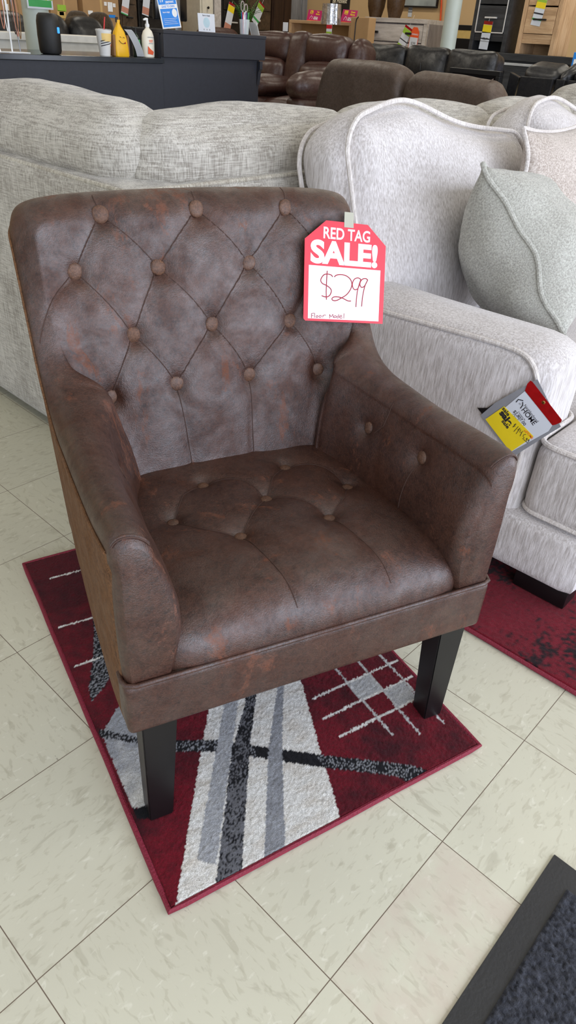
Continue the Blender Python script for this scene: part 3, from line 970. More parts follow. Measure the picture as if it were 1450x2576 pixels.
    # welt along the inner top edge
for x, y, rz, s in ((-.62, .55, .3, .46), (-.55, 2.05, 1.9, .44), (-.30, 2.95, 1.7, .50)):
    pass
for i, (x, y) in enumerate(((-.06, .06), (-LX + .08, .08), (-LX + .08, DP - .08), (-.08, LY), (-DP + .08, LY))):
    obj('foot', box(x - .03, x + .03, y - .03 + .03 * (i == 0), y + .03 + .03 * (i == 0), .0, .06, .004), M['leg'], sec)

# ================================================================== throw pillow builder
def pillow_bm(w, h, th, seed, n=26):
    """two bellied faces meeting in a seam; corners pulled out into points"""
    rows_f, rows_b = [], []
    for i in range(n + 1):
        rf, rb = [], []
        for j in range(n + 1):
            u, v = -1 + 2 * i / n, -1 + 2 * j / n
            # sides pull in between the corners
            px = u * (1 - .07 * (1 - v * v) * abs(u) ** 3) * w / 2
            py = v * (1 - .07 * (1 - u * u) * abs(v) ** 3) * h / 2
            d = (max(0.0, 1 - abs(u) ** 2.1) * max(0.0, 1 - abs(v) ** 2.1)) ** .60
            wr = 1 + .20 * noise.noise(Vector((u * 2.2 + seed, v * 2.2, seed)))
            zo = .011 * sin(4.2 * v + seed) * u * u + .005 * sin(9 * v + 2 * seed) * u * u
            cr = zo + .006 * noise.noise(Vector((u * 7 + seed, v * 3, 3))) * d
            rf.append(Vector((px, py, d * th / 2 * wr + cr))); rb.append(Vector((px, py, -d * th / 2 * (2 - wr) + cr)))
        rows_f.append(rf); rows_b.append(rb)
    bm = join(grid(rows_f), grid(rows_b, flip=True))
    bmesh.ops.remove_doubles(bm, verts=bm.verts[:], dist=1e-5)
    bmesh.ops.recalc_face_normals(bm, faces=bm.faces[:])
    rim = [rows_f[i][0] for i in range(n)] + [rows_f[n][j] for j in range(n)] + [rows_f[i][n] for i in range(n, 0, -1)] + [rows_f[0][j] for j in range(n, 0, -1)]
    return bm, rim
def pillow(label, m, mp, w, h, th, Mw, seed, group=None):
    t = thing('throw_pillow', label, 'pillow', group=group)
    t.matrix_world = Mw
    bm, rim = pillow_bm(w, h, th, seed)
    c = obj('cover', bm, m, t, angle=180)
    obj('piping', tube(rim, .0065, 8, closed=True), mp, c)
    return t
def frame_from(c, v, u):
    v = Vector(v).normalized(); u = Vector(u); u = (u - v * u.dot(v)).normalized(); nn = u.cross(v)
    Mx = Matrix.Identity(4)
    for i in range(3): Mx[i][0], Mx[i][1], Mx[i][2], Mx[i][3] = u[i], v[i], nn[i], c[i]
    return Mx

# ================================================================== loveseat on the right
lov = thing('loveseat', 'pale grey chenille loveseat with piped cushions right of the armchair', 'sofa', (0, 0, 0))
YA, YB = 1.01, 1.235          # outer and inner face of its near arm
Y2A, Y2B = 3.02, 2.795
# arm: rounded section swept front-to-back, piped along its outer edge
def arm(y0, y1, sgn):
    rows = []
    prof = []
    h = .622
    w = abs(y1 - y0)
    r = .05
    sec_ = [(0, .20)] + [(0, .20 + (h - r - .20) * k / 8) for k in range(1, 9)]
    for k in range(1, 9):
        a = radians(180 - 90 * k / 8); sec_.append((r + r * cos(a), h - r + r * sin(a)))
    for k in range(1, 9): sec_.append((r + (w - 2 * r - .02) * k / 8, h + .006 * sin(pi * k / 8)))
    for k in range(1, 9):
        a = radians(90 - 90 * k / 8); sec_.append((w - (r + .02) + (r + .02) * cos(a), h - (r + .02) + (r + .02) * sin(a)))
    sec_ += [(w, h - r - .02 - (h - r - .22) * k / 6) for k in range(1, 7)]
    xs = [-.20, -.1, 0, .1, .2, .3, .4, .47, .52, .555, .58, .597, .606, .609]
    for x in xs:
        # front end rounds over
        e = max(0, (x - .52) / .09); s = sqrt(max(0, 1 - e * e)) if e < 1 else 0
        ins = .045 * (1 - s)
        row = []
        for a, b in sec_:
            cy, cz = w / 2, .40
            aa = cy + (a - cy) * (1 - ins / (w / 2)); bb = b if b < .25 else .25 + (b - .25) * (1 - ins / .37)
            bow = .006 * sin(pi * min(1, max(0, (b - .2) / .4)))
            y = y0 + sgn * (aa - (bow if a < .02 else 0))
            row.append(Vector((x, y, bb + .004 * noise.noise(Vector((x * 5, a * 8, b * 5))))))
        rows.append(row)
    # close the front
    c = [sum((p for p in rows[-1]), Vector()) / len(rows[-1])]
    last = rows[-1]; m0 = c[0]
    bm = grid(rows, flip=sgn > 0); bm.verts.ensure_lookup_table(); k_ = len(last); o_ = (len(rows) - 1) * k_
    bm.faces.new([bm.verts[o_ + i] for i in range(k_)])
    return bm, sec_
for (a, b, sg) in ((YA, YB, 1), (Y2A, Y2B, -1)):
    bm, sc_ = arm(a, b, sg)
    bmesh.ops.recalc_face_normals(bm, faces=bm.faces[:])
    ar = obj('armrest', bm, M['chenille'], lov, angle=80)
    run = [(-.18, .585), (.0, .588), (.2, .594), (.35, .600), (.47, .604), (.53, .600), (.562, .585), (.580, .555), (.588, .51), (.590, .44), (.589, .36), (.588, .24)]
    run = spline(run, 6)
    obj('piping', tube([(x, a + sg * (-.003 + .012 * max(0, min(1, (z - .57) / .035)) + .013 * max(0, (x - .56) / .03)), z + .006) for x, z in run], .006, 8), M['chenille_pipe'], ar)
# base
addpart('seat_base', slab(-.20, .815, YA + .0, Y2A, .06, .225, .03), M['chenille'], lov)
addpart('back_frame', slab(-.285, -.06, YA + .02, Y2A - .02, .06, .80, .04), M['chenille'], lov)
# T-shaped seat cushions that wrap in front of the arms
def tcush(y0, y1, tleft):
    z0, z1 = .222, .425
    ins = .235
    if tleft: out = [(.0, y0 + ins), (.615, y0 + ins), (.615, y0 + .01), (.84, y0 + .01), (.84, y1), (.0, y1)]
    else: out = [(.0, y0), (.84, y0), (.84, y1 - .01), (.615, y1 - .01), (.615, y1 - ins), (.0, y1 - ins)]
    bm = prism(out, z1 - z0, 'z', z0)
    bmesh.ops.bevel(bm, geom=bm.edges[:], offset=.045, segments=5, affect='EDGES', profile=.55)
    bmesh.ops.triangulate(bm, faces=[f for f in bm.faces if len(f.verts) > 4])
    return bm, out
for y0, y1, tl in ((YA, 2.012, True), (2.018, Y2A, False)):
    bm, out = tcush(y0, y1, tl)
    sc2 = obj('seat_cushion', bm, M['chenille'], lov, angle=60)
    for zz in (.415, .236):
        # piping runs around the rounded outline, top and bottom
        pts = []
        n = len(out)
        for k in range(n):
            p, q, r_ = Vector(out[k - 1] + (0,)), Vector(out[k] + (0,)), Vector(out[(k + 1) % n] + (0,))
            d1 = (p - q).normalized(); d2 = (r_ - q).normalized()
            off = (d1 + d2).normalized() * .012
            cvx = (q - p).cross(r_ - q).z
            for t in range(7):
                s = t / 6
                a = q + d1 * .05 * (1 - s) ** 2 + d2 * .05 * s ** 2
                pts.append((a.x, a.y, zz))
        pts = [(.5 * 0 + x + (.01 if x < .1 else -.008 if x > .7 else 0), y + (.008 if y < y0 + .15 and tl else 0), z) for x, y, z in pts]
        obj('piping', tube(pts, .0065, 8, closed=True), M['chenille_pipe'], sc2)
# back cushions
def bigcush(y0, y1, seed, z0, z1, x0, lean, th, peak):
    ln = y1 - y0; h = z1 - z0
    bm = puff(ln, th, h, .085, (.012, .055, .012), 26, .010, 5, seed)
    for v in bm.verts:
        u = v.co.x / ln; t = v.co.z / h + .5
        v.co.z += t * (.055 * exp(-((u - peak) / .22) ** 2) - .07 * max(0, (u - peak)) ** 1.2)
        if abs(u) > .40 and t > .75: v.co.y += .012 * sin(v.co.x * 60)
    # length along y, front facing +x, leaning back
    MX = Matrix.Translation((x0, (y0 + y1) / 2, z0)) @ Matrix.Rotation(-lean, 4, 'Y') @ Matrix.Translation((0, 0, h / 2)) @ Matrix.Rotation(pi / 2, 4, 'Z')
    for v in bm.verts: v.co.y = -v.co.y
    bmesh.ops.recalc_face_normals(bm, faces=bm.faces[:])
    rim = []
    n = 30
    w2, h2 = ln / 2 - .006, h / 2 - .006
    base = pipe_loop(2 * w2, 2 * h2, .085, 8)
    def warp(a, b):
        u = a / ln; t = b / h + .5
        return b + t * (.055 * exp(-((u - peak) / .22) ** 2) - .07 * max(0, (u - peak)) ** 1.2)
    dense = []
    for p, q in zip(base, base[1:] + base[:1]):
        k = max(1, int(math.hypot(p[0] - q[0], p[1] - q[1]) / .02))
        for s in range(k): dense.append((p[0] + (q[0] - p[0]) * s / k, p[1] + (q[1] - p[1]) * s / k))
    for sgn in (1, -1):
        rim.append([MX @ Vector((a, -sgn * (th / 2 - .016), warp(a, b))) for a, b in dense])
    xf(bm, MX)
    return bm, rim
for k, args in enumerate(((1.09, 2.03, 11, .41, .985, -.005, .305, .20, -.22), (2.05, 3.00, 12, .41, .985, -.005, .305, .19, -.28))):
    bm, rims = bigcush(*args)
    c = obj('back_cushion', bm, M['chenille'], lov, angle=180)
    for r_ in rims: obj('piping', tube(r_, .0065, 8, closed=True), M['chenille_pipe'], c)
for x0, x1, y0 in ((.655, .795, 1.03), (-.22, -.08, 1.03), (.655, .795, 2.93), (-.22, -.08, 2.93)):
    obj('foot', box(x0, x1, y0, y0 + .07, .0125, .065, .004), M['leg'], lov)

# throw pillows leaning on it
pillow('sage grey throw pillow with piped seam leaning beside the near arm of the loveseat', M['sage'], M['sage'], .45, .47, .32,
       frame_from((.345 - .36 * .222, 1.292 + .89 * .222, .758 - .31 * .222), (-.27, -.03, .33), (-.25, .90, -.50)), 1.3)
pillow('large taupe throw pillow with pinched piped corner behind the sage pillow', M['taupe'], M['chenille_pipe'], .44, .47, .16,
       frame_from((.125, 1.945, .745), (-.14, 0, .42), (-.04, 1, 0)), 4.1)
pillow('small tan throw pillow against the far end of the loveseat', M['taupe'], M['taupe'], .42, .42, .18,
       frame_from((.24, 2.50, .72), (-.22, .0, .40), (-.1, 1, 0)), 7.7)

# price tag in a vinyl sleeve hanging by the front of the near arm
pt = thing('price_tag', 'price tag in red-topped vinyl sleeve hanging on the front of the loveseat arm', 'price tag')
_ux = Vector((.092, 0, -.062)).normalized(); _uy = Vector((.062, 0, .092)).normalized()
pt.matrix_world = Matrix.Translation((.573, .9985, .561)) @ Matrix(((_ux.x, _uy.x, 0, 0), (0, 0, -1, 0), (_ux.z, _uy.z, 0, 0), (0, 0, 0, 1)))
K = .0001640
def tl(px, py):
    dx, dy = px - 710, py - 140
    c_, s_ = .7325, .6808           # top edge direction in the picture of the tag
    return ((dx * c_ + dy * s_) * K, -(-dx * s_ + dy * c_) * K)
obj('sleeve', flat([tl(800, 105), tl(1200, 690), tl(1080, 800), (.112, -.155), (-.012, -.155), tl(220, 555), tl(440, 380)], -.0016, .0008), M['greyclear'], pt, smooth=False, label='smoky clear vinyl sleeve')
obj('dark_card', flat([tl(220, 555), tl(105, 655), (-.030, -.150), (-.006, -.150), tl(300, 650)], -.0026, .0008), M['black'], pt, smooth=False)
obj('insert', flat([tl(645, 300), tl(1085, 690), tl(1040, 790), (.100, -.150), (.002, -.150), tl(390, 580)], -.0004, .0006), M['paper'], pt, smooth=False, label='white printed price insert')
obj('header', flat([tl(710, 138), tl(740, 150), tl(1205, 590), tl(1195, 625), tl(1125, 675), tl(1085, 690), tl(650, 290), tl(672, 190)], .0002, .0008), M['redclear'], pt, smooth=False, label='red vinyl header')
obj('fastener', tube([tl(928, 400) + (.001,), tl(960, 300) + (-.002,), tl(985, 230) + (-.006,)], .0008, 6), M['clear'], pt)
obj('rivet', at(lathe([(.0040, 0), (.0040, .0008), (.0028, .0016), (0, .0014)], 16), *tl(928, 400), .001), M['brass'], pt, label='brass rivet')
obj('sale_slip', flat([tl(370, 570), tl(845, 910), (.0995, -.150), (.003, -.150)], .0002, .0004), M['yellow'], pt, smooth=False, label='yellow sale slip')
def tag_text(s, c, size, m, bold=0.0, sx=1.0, z=.0007, name='lettering', rot=0.0):
    bm = text_bm(s, size, .0001, bold, sx=sx)
    p = tl(*c); at(bm, p[0], p[1], z, rot); return obj(name, bm, m, pt, smooth=False)
zz = .0003
tag_text('Neighborhood', (772, 592), .0104, M['ink_dark'], 0, .78, zz)
tag_text('HOME', (742, 642), .0172, M['ink_dark'], .01, .92, zz)
tag_text('Compare At', (640, 655), .0055, M['ink_dark'], 0, .9, zz)
tag_text('$2,807.00', (612, 690), .0110, M['ink_dark'], .01, .95, zz)
tag_text('Our Price', (575, 722), .0085, M['ink_dark'], 0, .9, zz)
tag_text('sale', (405, 640), .0135, M['ink_dark'], .03, 1.1, .0007)
tag_text('sale', (415, 735), .0215, M['ink_dark'], .05, 1.15, .0007)
tag_text('sale', (415, 825), .0135, M['ink_dark'], .03, 1.1, .0007)
tag_text('HOME', (785, 905), .0080, M['orange'], .01, .95, .0007)
def tstroke(pts, r, m, z, name='lettering'): return obj(name, stroke([tl(*p) for p in pts], r, z), m, pt)
tstroke([(540, 475), (568, 430), (640, 435)], .0012, M['ink_dark'], zz, 'house_logo')
tstroke([(636, 455), (640, 500), (612, 550)], .0012, M['ink_dark'], zz, 'house_logo')
tstroke([(700, 872), (712, 850), (735, 868), (728, 885)], .0006, M['orange'], .0008, 'house_logo')
for p in ((588, 478), (602, 486), (582, 490), (596, 498)): tstroke([p, (p[0] + 6, p[1] + 4)], .0006, M['ink_dark'], zz, 'house_logo')
for sgm in ([(575, 795), (545, 800), (565, 822), (535, 838)], [(572, 782), (528, 845)], [(612, 815), (552, 905)], [(605, 870), (640, 830), (590, 930)], [(650, 850), (640, 895), (672, 895)], [(680, 868), (650, 950)],
            [(735, 905), (700, 920), (695, 945), (715, 960), (690, 985)], [(755, 955), (742, 975), (758, 975), (760, 955), (750, 1000)], [(785, 970), (770, 985), (786, 990), (792, 970), (780, 1010)], [(705, 985), (775, 1025)]):
    tstroke(sgm, .0006, M['ink_dark'], .0008, 'handwriting')
# ================================================================== front desk and what stands on it
_f0 = Vector((cos(2.29197765), sin(2.29197765), 0)); _up = Vector((0, 0, 1)); _r0 = Vector((sin(2.29197765), -cos(2.29197765), 0))
_cp, _sp, _cr, _sr = cos(.60180112), sin(.60180112), cos(.0665830878), sin(.0665830878)
_F = _f0 * _cp - _up * _sp; _U = _f0 * _sp + _up * _cp
_R2 = _r0 * _cr + _U * _sr; _U2 = _U * _cr - _r0 * _sr
EYE = Vector((1.1354719, -.417170482, 1.15427133))
def pt(px, py, X=None, Y=None, Z=None):
    """where the sight line through a spot of the photograph meets a real plane of the room"""
    d = _F + _R2 * ((px - 725) / 1740.281) - _U2 * ((py - 1288) / 1740.281)
    k, c = (0, X) if X is not None else (1, Y) if Y is not None else (2, Z)
    return EYE + d * ((c - EYE[k]) / d[k])

DX = -3.5
zl = .975; zh = 1.143; yS = 3.212; yE = 4.215; yB = 1.10
desk = thing('service_counter', 'long black front desk with a raised right section behind the oatmeal sectional', 'counter', (DX, yB, 0))
def dk(name, x0, x1, y0, y1, z0, z1, m, bev=.003, parent=None, **k):
    return obj(name, box(x0, x1, y0 - yB, y1 - yB, z0, z1, bev), m, parent or desk, smooth=False, **k)
dk('front_panel', -.04, -.005, yB, yS - .006, .0, zl - .03, M['desk'])
dk('worktop', -.75, .012, yB, yS - .004, zl - .03, zl, M['desk_top'])
dk('end_panel', -.60, -.045, yB, yB + .03, 0, zl - .03, M['desk'])
dk('end_panel', -.60, -.045, yS - .04, yS - .012, 0, zl - .03, M['desk'])
desk2 = thing('raised_counter', 'raised black section of the front desk carrying the blue and white signs', 'counter', (DX, yS, 0))
def dk2(name, x0, x1, y0, y1, z0, z1, m, bev=.003, **k): return obj(name, box(x0, x1, y0 - yS, y1 - yS, z0, z1, bev), m, desk2, smooth=False, **k)
dk2('front_panel', -.04, -.030, yS, yE - .055, .0, zh - .03, M['desk'])
dk2('fascia', -.028, .004, yS, yE, zl + .008, zh - .022, M['desk'])
dk2('raised_top', -.42, .008, yS, yE + .004, zh - .022, zh, M['desk'])
dk2('end_panel', -.42, -.045, yE - .05, yE - .018, 0, zh - .022, M['desk'])
dk2('end_panel', -.42, -.045, yS, yS + .025, 0, zh - .022, M['desk'])
br = prism([(0, 0), (.12, .0), (.12, -.05), (.06, -.07), (.02, -.13), (0, -.16)], .03, 'y', yE - .052 - yS)
for v in br.verts: v.co = Vector((-.03 + v.co.x * .25, v.co.y, zl + v.co.z))
obj('bracket', br, M['desk'], desk2, smooth=False)
scr = thing('desk_partition', 'plain black partition panel rising behind the lotion bottle', 'partition', (-4.28, pt(312, 70, X=-4.28).y, 0))
obj('panel', box(-.02, .02, 0, .50, 0, pt(350, 68, X=-4.28).z, .003), M['black'], scr, smooth=False)

def on(y, dx=-.10, z=None): return (DX + dx, y, zl if z is None else z)
# tall black cylinder speaker
p = thing('smart_speaker', 'tall black rounded cylinder with a small blue light on the front desk', 'speaker', (-3.60, 2.389, zl + .0005))
obj('body', lathe([(.050, 0), (.062, .004), (.068, .02), (.071, .10), (.069, .17), (.062, .200), (.050, .213), (.0, .216)], 40), plain('speaker_mesh', (18, 18, 20), .45, bump=.3, bscale=500), p)
obj('display', at(box(-.0035, .0035, -.010, .010, -.016, .016, .004), .066, .030, .128, .42), M['cyan'], p, label='small lit blue display')
# drink cup
p = thing('drink_cup', 'white foam drink cup with yellow and black stripes and a red straw on the desk', 'cup', (-3.60, 2.795, zl + .0005))
obj('cup', lathe([(.033, 0), (.035, .004), (.040, .055), (.043, .06), (.050, .135), (.053, .140), (.053, .143), (.049, .143)], 32), M['cup'], p)
obj('lid', lathe([(.0525, .142), (.053, .147), (.046, .150), (.0, .150)], 32), M['clear'], p)
obj('straw', tube([(.0, .005, .14), (.002, .014, .20), (.002, .018, .215)], .004, 8), plain('red_straw', (206, 42, 48), .4), p)
def wrapband(name, z0, z1, a0, a1, r0, r1, m, slope=0.0, parent=p):
    rows = []
    for k in range(13):
        a = a0 + (a1 - a0) * k / 12; s = slope * (k / 12 - .5)
        rows.append([(r0 * cos(a), r0 * sin(a), z0 + s), (r1 * cos(a), r1 * sin(a), z1 + s)])
    return obj(name, grid(rows), m, parent)
wrapband('printed_panel', .082, .126, -.9, .75, .0466, .0502, plain('cup_yellow', (236, 204, 130), .5))
for k in range(3): wrapband('stripe', .064 + .013 * k, .069 + .013 * k, -1.1, 1.1, .0440 + .0014 * k, .0446 + .0014 * k, M['ink_dark'], .022)
wrapband('printed_panel', .058, .070, .55, 1.2, .0436, .0448, M['orange'], .01)
# yellow snack bag, its top twisted to a point
p = thing('paper_bag', 'yellow and brown food bag twisted to a point with a winking smile print', 'bag', (-3.60, 2.918, zl + .0005))
rows = []
for z, w, d in ((0, .054, .036), (.004, .056, .038), (.05, .054, .036), (.10, .050, .030), (.14, .036, .020), (.165, .020, .011), (.185, .010, .006), (.205, .017, .003)):
    rows.append([(d * math.copysign(abs(cos(a)) ** .5, cos(a)) + .003 * sin(7 * a + z * 40), w * math.copysign(abs(sin(a)) ** .5, sin(a)) - .02 * max(0, z - .1) * 5 * .3, z) for a in [2 * pi * k / 32 for k in range(32)]])
obj('bag', grid(rows, close_v=True), M['bagyellow'], p)
obj('side', at(box(-.028, .024, -.016, .004, 0, .12, .005), .0, -.050, .002), M['bagbrown'], p, label='brown kraft paper side')
obj('side', at(box(-.028, .024, -.004, .012, 0, .12, .005), .0, .052, .002), M['bagbrown'], p, label='brown kraft paper side')
obj('twist', at(box(-.004, .004, -.010, .012, 0, .03, .002), 0, -.012, .190, .3), M['ink_dark'], p)
def bagmark(pts, r, m, name): return obj(name, tube([(.0385 - max(0, z - .08) * .16, y, z) for y, z in pts], r, 6), m, p)
bagmark(spline([(-.028, .092), (-.014, .078), (.006, .074), (.022, .082)], 5), .0016, M['ink_dark'], 'printed_smile')
bagmark([(-.018, .112), (-.008, .108)], .0016, M['ink_dark'], 'printed_eye'); bagmark([(.008, .110), (.020, .106)], .0016, M['ink_dark'], 'printed_eye')
bagmark([(.018, .080), (.020, .074)], .0045, M['tagred'], 'printed_tongue')
# receipt
rows = []
for k in range(16):
    t = k / 15; rows.append([(-.02 + .03 * sin(t * 2.2), -.045 + .058 * t ** .6 + y * .030 + .02 * t, .150 * (1 - t) + .002 - .004 * sin(pi * t)) for y in (-1, 0, 1)])
t_ = thing('receipt', 'long white curling paper receipt beside the yellow food bag', 'receipt', (-3.56, 3.022, zl + .003))
bm = grid(rows); bmesh.ops.solidify(bm, geom=bm.faces[:], thickness=.0006); obj('paper', bm, M['paper'], t_)
# gel and lotion bottles
p = thing('gel_bottle', 'small clear green pump bottle behind the white lotion bottle', 'bottle', (-3.63, 3.078, zl + .0005))
obj('bottle', lathe([(.022, 0), (.026, .004), (.026, .09), (.022, .115), (.010, .128), (.009, .138), (0, .138)], 28), M['gel'], p)
obj('label_print', at(box(-.001, .001, -.014, .014, .05, .10), .0255, 0, 0), M['darkgreen'], p, smooth=False, label='green leaf print')
obj('pump', join(tube([(0, 0, .138), (0, 0, .165)], .004, 8), tube([(0, 0, .165), (.0, -.028, .168)], .004, 8)), M['black'], p)
p = thing('lotion_bottle', 'large cream white lotion pump bottle with orange print at the end of the low desk', 'bottle', (-3.585, 3.145, zl + .0005))
prof = [(.040, 0), (.045, .004), (.047, .05), (.048, .09), (.045, .125), (.034, .152), (.018, .166), (.014, .170), (.014, .182), (.0, .183)]
bm = lathe(prof, 36)
for v in bm.verts: v.co.x *= .72
obj('bottle', bm, M['lotion'], p)
obj('pump', join(lathe([(.015, .176), (.015, .190), (.009, .196), (.007, .215), (.0, .215)], 20), tube([(0, .004, .219), (0, -.012, .220), (0, -.030, .216)], [.008, .008, .005], 10)), M['white'], p)
obj('orange_print', at(prism([(-.028, 0), (.012, -.006), (.02, .012), (-.01, .03), (-.026, .045)], .0015, 'x', 0), .0335, 0, .022), M['orange'], p, smooth=False)
for k, (wd, zz_) in enumerate(((.05, .118), (.03, .100), (.028, .092), (.034, .082))):
    obj('label_print', at(box(-.0008, .0008, -wd / 2, wd / 2, -.002, .002), .0342, .0, zz_), (M['grey'], M['orange'], M['orange'], M['grey'])[k], p, smooth=False)
# lanyard stand and papers at the left end
p = thing('lanyard_stand', 'white wire display stand hung with brown lanyards at the far left of the desk', 'stand', (-3.62, 2.16, zl))
obj('base', box(-.05, .05, -.07, .07, .0005, .006, .002), M['white'], p)
obj('upright', tube([(0, -.025, .004), (0, -.022, .30)], .005, 8), M['white'], p)
obj('upright', tube([(0, .030, .004), (0, .010, .30)], .004, 8), M['grey'], p)
obj('top_rail', tube([(0, -.08, .285), (0, .05, .290)], .005, 8), M['white'], p)
for k, (y0, y1, m) in enumerate(((-.07, -.055, 'pink'), (-.045, -.035, 'white'), (.0, .02, 'walnut'), (.015, .03, 'pink'), (.03, .045, 'bagbrown'))):
    obj('lanyard', tube(spline([(.008, y0, .285), (.012, y0 - .004, .18), (.010, (y0 + y1) / 2, .12 - .012 * k), (.012, y1 + .004, .19), (.008, y1, .285)], 6), .0028, 6), M[m], p)
p = thing('paper_sheet', 'loose white paper lying at the far left of the black desk', 'paper', (-3.66, 2.0, zl + .001))
obj('sheet', flat([(-.08, -.10), (.08, -.12), (.09, .12), (-.07, .13)], 0, .001), M['paper'], p, smooth=False)
p = thing('cardholder', 'slanted white plastic brochure holder at the far left of the desk', 'holder', (-3.70, 2.01, zl + .002))
obj('holder', prism([(-.05, 0), (.05, 0), (.0, .07), (-.03, .075)], .14, 'y', -.07, .002), M['white'], p, smooth=False)
# signs on the raised section
def stand_sign(name, label, y0, y1, z0, h, tilt, X, lean_y=0.0):
    t = thing(name, label, 'sign', (X, y0, z0))
    t.matrix_world = Matrix(((0, -sin(tilt), cos(tilt), X), (1, lean_y, 0, y0), (0, cos(tilt), sin(tilt), z0), (0, 0, 0, 1)))
    return t
def tx(s, x, y, size, m, p, bold=0.0, z=.0026, sx=1.0, name='lettering', shear=0.0):
    bm = at(text_bm(s, size, .0002, bold, sx=sx, shear=shear), x, y, z); return obj(name, bm, m, p, smooth=False)
p = stand_sign('payment_sign', 'tall blue and white lease sign standing on the raised black desk', 3.252, 3.434, zh + .002, .24, .10, -3.55, -.20)
w = .180
obj('board', box(0, w, 0, .24, 0, .0020), M['white'], p, smooth=False)
obj('panel', flat([(.010, .008), (w - .010, .008), (w - .010, .112), (.010, .112)], .0020, .0004), M['blue'], p, smooth=False)
obj('panel', flat([(.006, .135), (w - .006, .135), (w - .006, .236), (.006, .236)], .0020, .0004), M['blue'], p, smooth=False)
tx('LEASE TO OWN', w / 2, .123, .017, M['blue'], p, .02, .0022)
tx('19', .036, .160, .036, M['white'], p, .03); tx('initial', .104, .170, .020, M['white'], p, .02); tx('payment', .112, .150, .022, M['white'], p, .02)
obj('badge', at(lathe([(.024, 0), (.024, .0006), (0, .0006)], 28), .140, .085, .0022), M['white'], p, smooth=False)
tx('Scan to Apply', .062, .092, .012, M['white'], p, .02)
for k in range(4): obj('text_line', box(.022 + .006 * (k % 2), .158 - .01 * (k % 3), .024 + .010 * k, .026 + .010 * k, .0024, .0028), M['paper'], p, smooth=False)
p = stand_sign('apply_sign', 'small white square sign with a pale round emblem on the raised black desk', 3.578, 3.739, zh + .002, .108, .10, -3.55)
w = .160
obj('board', box(0, w, 0, .110, 0, .002), M['paper'], p, smooth=False)
obj('emblem', at(lathe([(.031, 0), (.031, .0005), (0, .0005)], 32), w / 2, .056, .002), plain('pale_blue', (176, 202, 214), .5), p, smooth=False)
tx('Scan to Apply', w / 2, .098, .013, M['ink_dark'], p, .01)
for x in (.052, .080, .106): obj('icon', box(x - .004, x + .004, .010, .018, .002, .0026), M['grey'], p, smooth=False)
# monitor seen from behind the sign
p = thing('desk_monitor', 'black monitor on a curved silver stand behind the blue desk sign', 'monitor', (-3.74, 3.52, zh + .0005))
obj('screen_back', box(-.05, -.02, -.17, .13, .055, .40, .01), M['screen'], p)
rows = [[(.04 - .02 * sin(t * 1.5) + .0, -.035 + .014 * t * t, .001 + .24 * t), (.046 - .02 * sin(t * 1.5), .0 + .0, .001 + .24 * t), (.04 - .02 * sin(t * 1.5), .022 + .014 * t * t, .001 + .24 * t)] for t in [k / 12 for k in range(13)]]
bm = grid(rows); bmesh.ops.solidify(bm, geom=bm.faces[:], thickness=.006); obj('stand', bm, M['grey'], p)
obj('cable', tube(spline([(-.02, -.06, .06), (.0, -.09, .03), (.02, -.12, .002)], 5), .003, 6), M['black'], p)
# pen cup with scissors
p = thing('pen_cup', 'clear plastic pen cup on the raised desk in front of the fern', 'cup', (-3.55, 4.035, zh + .0005))
obj('cup', lathe([(.030, 0), (.033, .002), (.040, .095), (.038, .095), (.031, .004), (0, .004)], 28), M['clear'], p)
t = thing('scissors', 'scissors with grey and tan loop handles standing in the clear pen cup', 'scissors', (-3.55, 4.03, zh + .006))
for s, c in ((-1, -.018), (1, .018)):
    loop = [(.0, c + .0165 * cos(a) * (1 if s < 0 else .95), .140 + (.030 if s < 0 else .020) + (.030 if s < 0 else .024) * sin(a)) for a in [2 * pi * k / 24 for k in range(24)]]
    obj('handle', tube(loop, .0042, 8, closed=True), plain('scissor_tan' , (150, 140, 134), .5), t)
    obj('blade', tube([(.0, c * .9, .142), (.0, c * .2, .09), (.0, -c * .4, .0)], [.004, .0045, .002], 8), M['chrome'], t)
for k, (y, x, m) in enumerate(((-.024, .006, 'tagred'), (-.010, -.012, 'blue'), (.004, .012, 'purple'), (.016, -.004, 'white'), (.024, .010, 'darkgreen'), (-.002, .0, 'white'))):
    pn = thing('pen', ('red pen at the left of the clear pen cup', 'blue pen at the back of the clear pen cup', 'purple pen at the front of the clear pen cup', 'white pen at the right of the clear pen cup', 'green pen at the far right of the clear pen cup', 'white pen in the middle of the clear pen cup')[k], 'pen', (-3.55 + x, 4.035 + y * .7, zh + .006), group='pens in the clear cup')
    obj('barrel', tube([(0, 0, .0), (x * .5, y * .4, .118)], .0045, 8), M[m], pn)
    obj('cap', tube([(x * .5, y * .4, .1185), (x * .56, y * .45, .134)], .0048, 8), M[('tagred', 'blue', 'purple', 'blue', 'darkgreen', 'white')[k]], pn)
p = thing('acrylic_holder', 'leaning frosted acrylic holder edge between the pen cup and fern', 'holder', (-3.53, 4.135, zh))
obj('plate', at(box(-.045, .045, -.004, .004, 0, .085, .0015), 0, .0, .003, rx=.42), M['clear'], p, smooth=False)
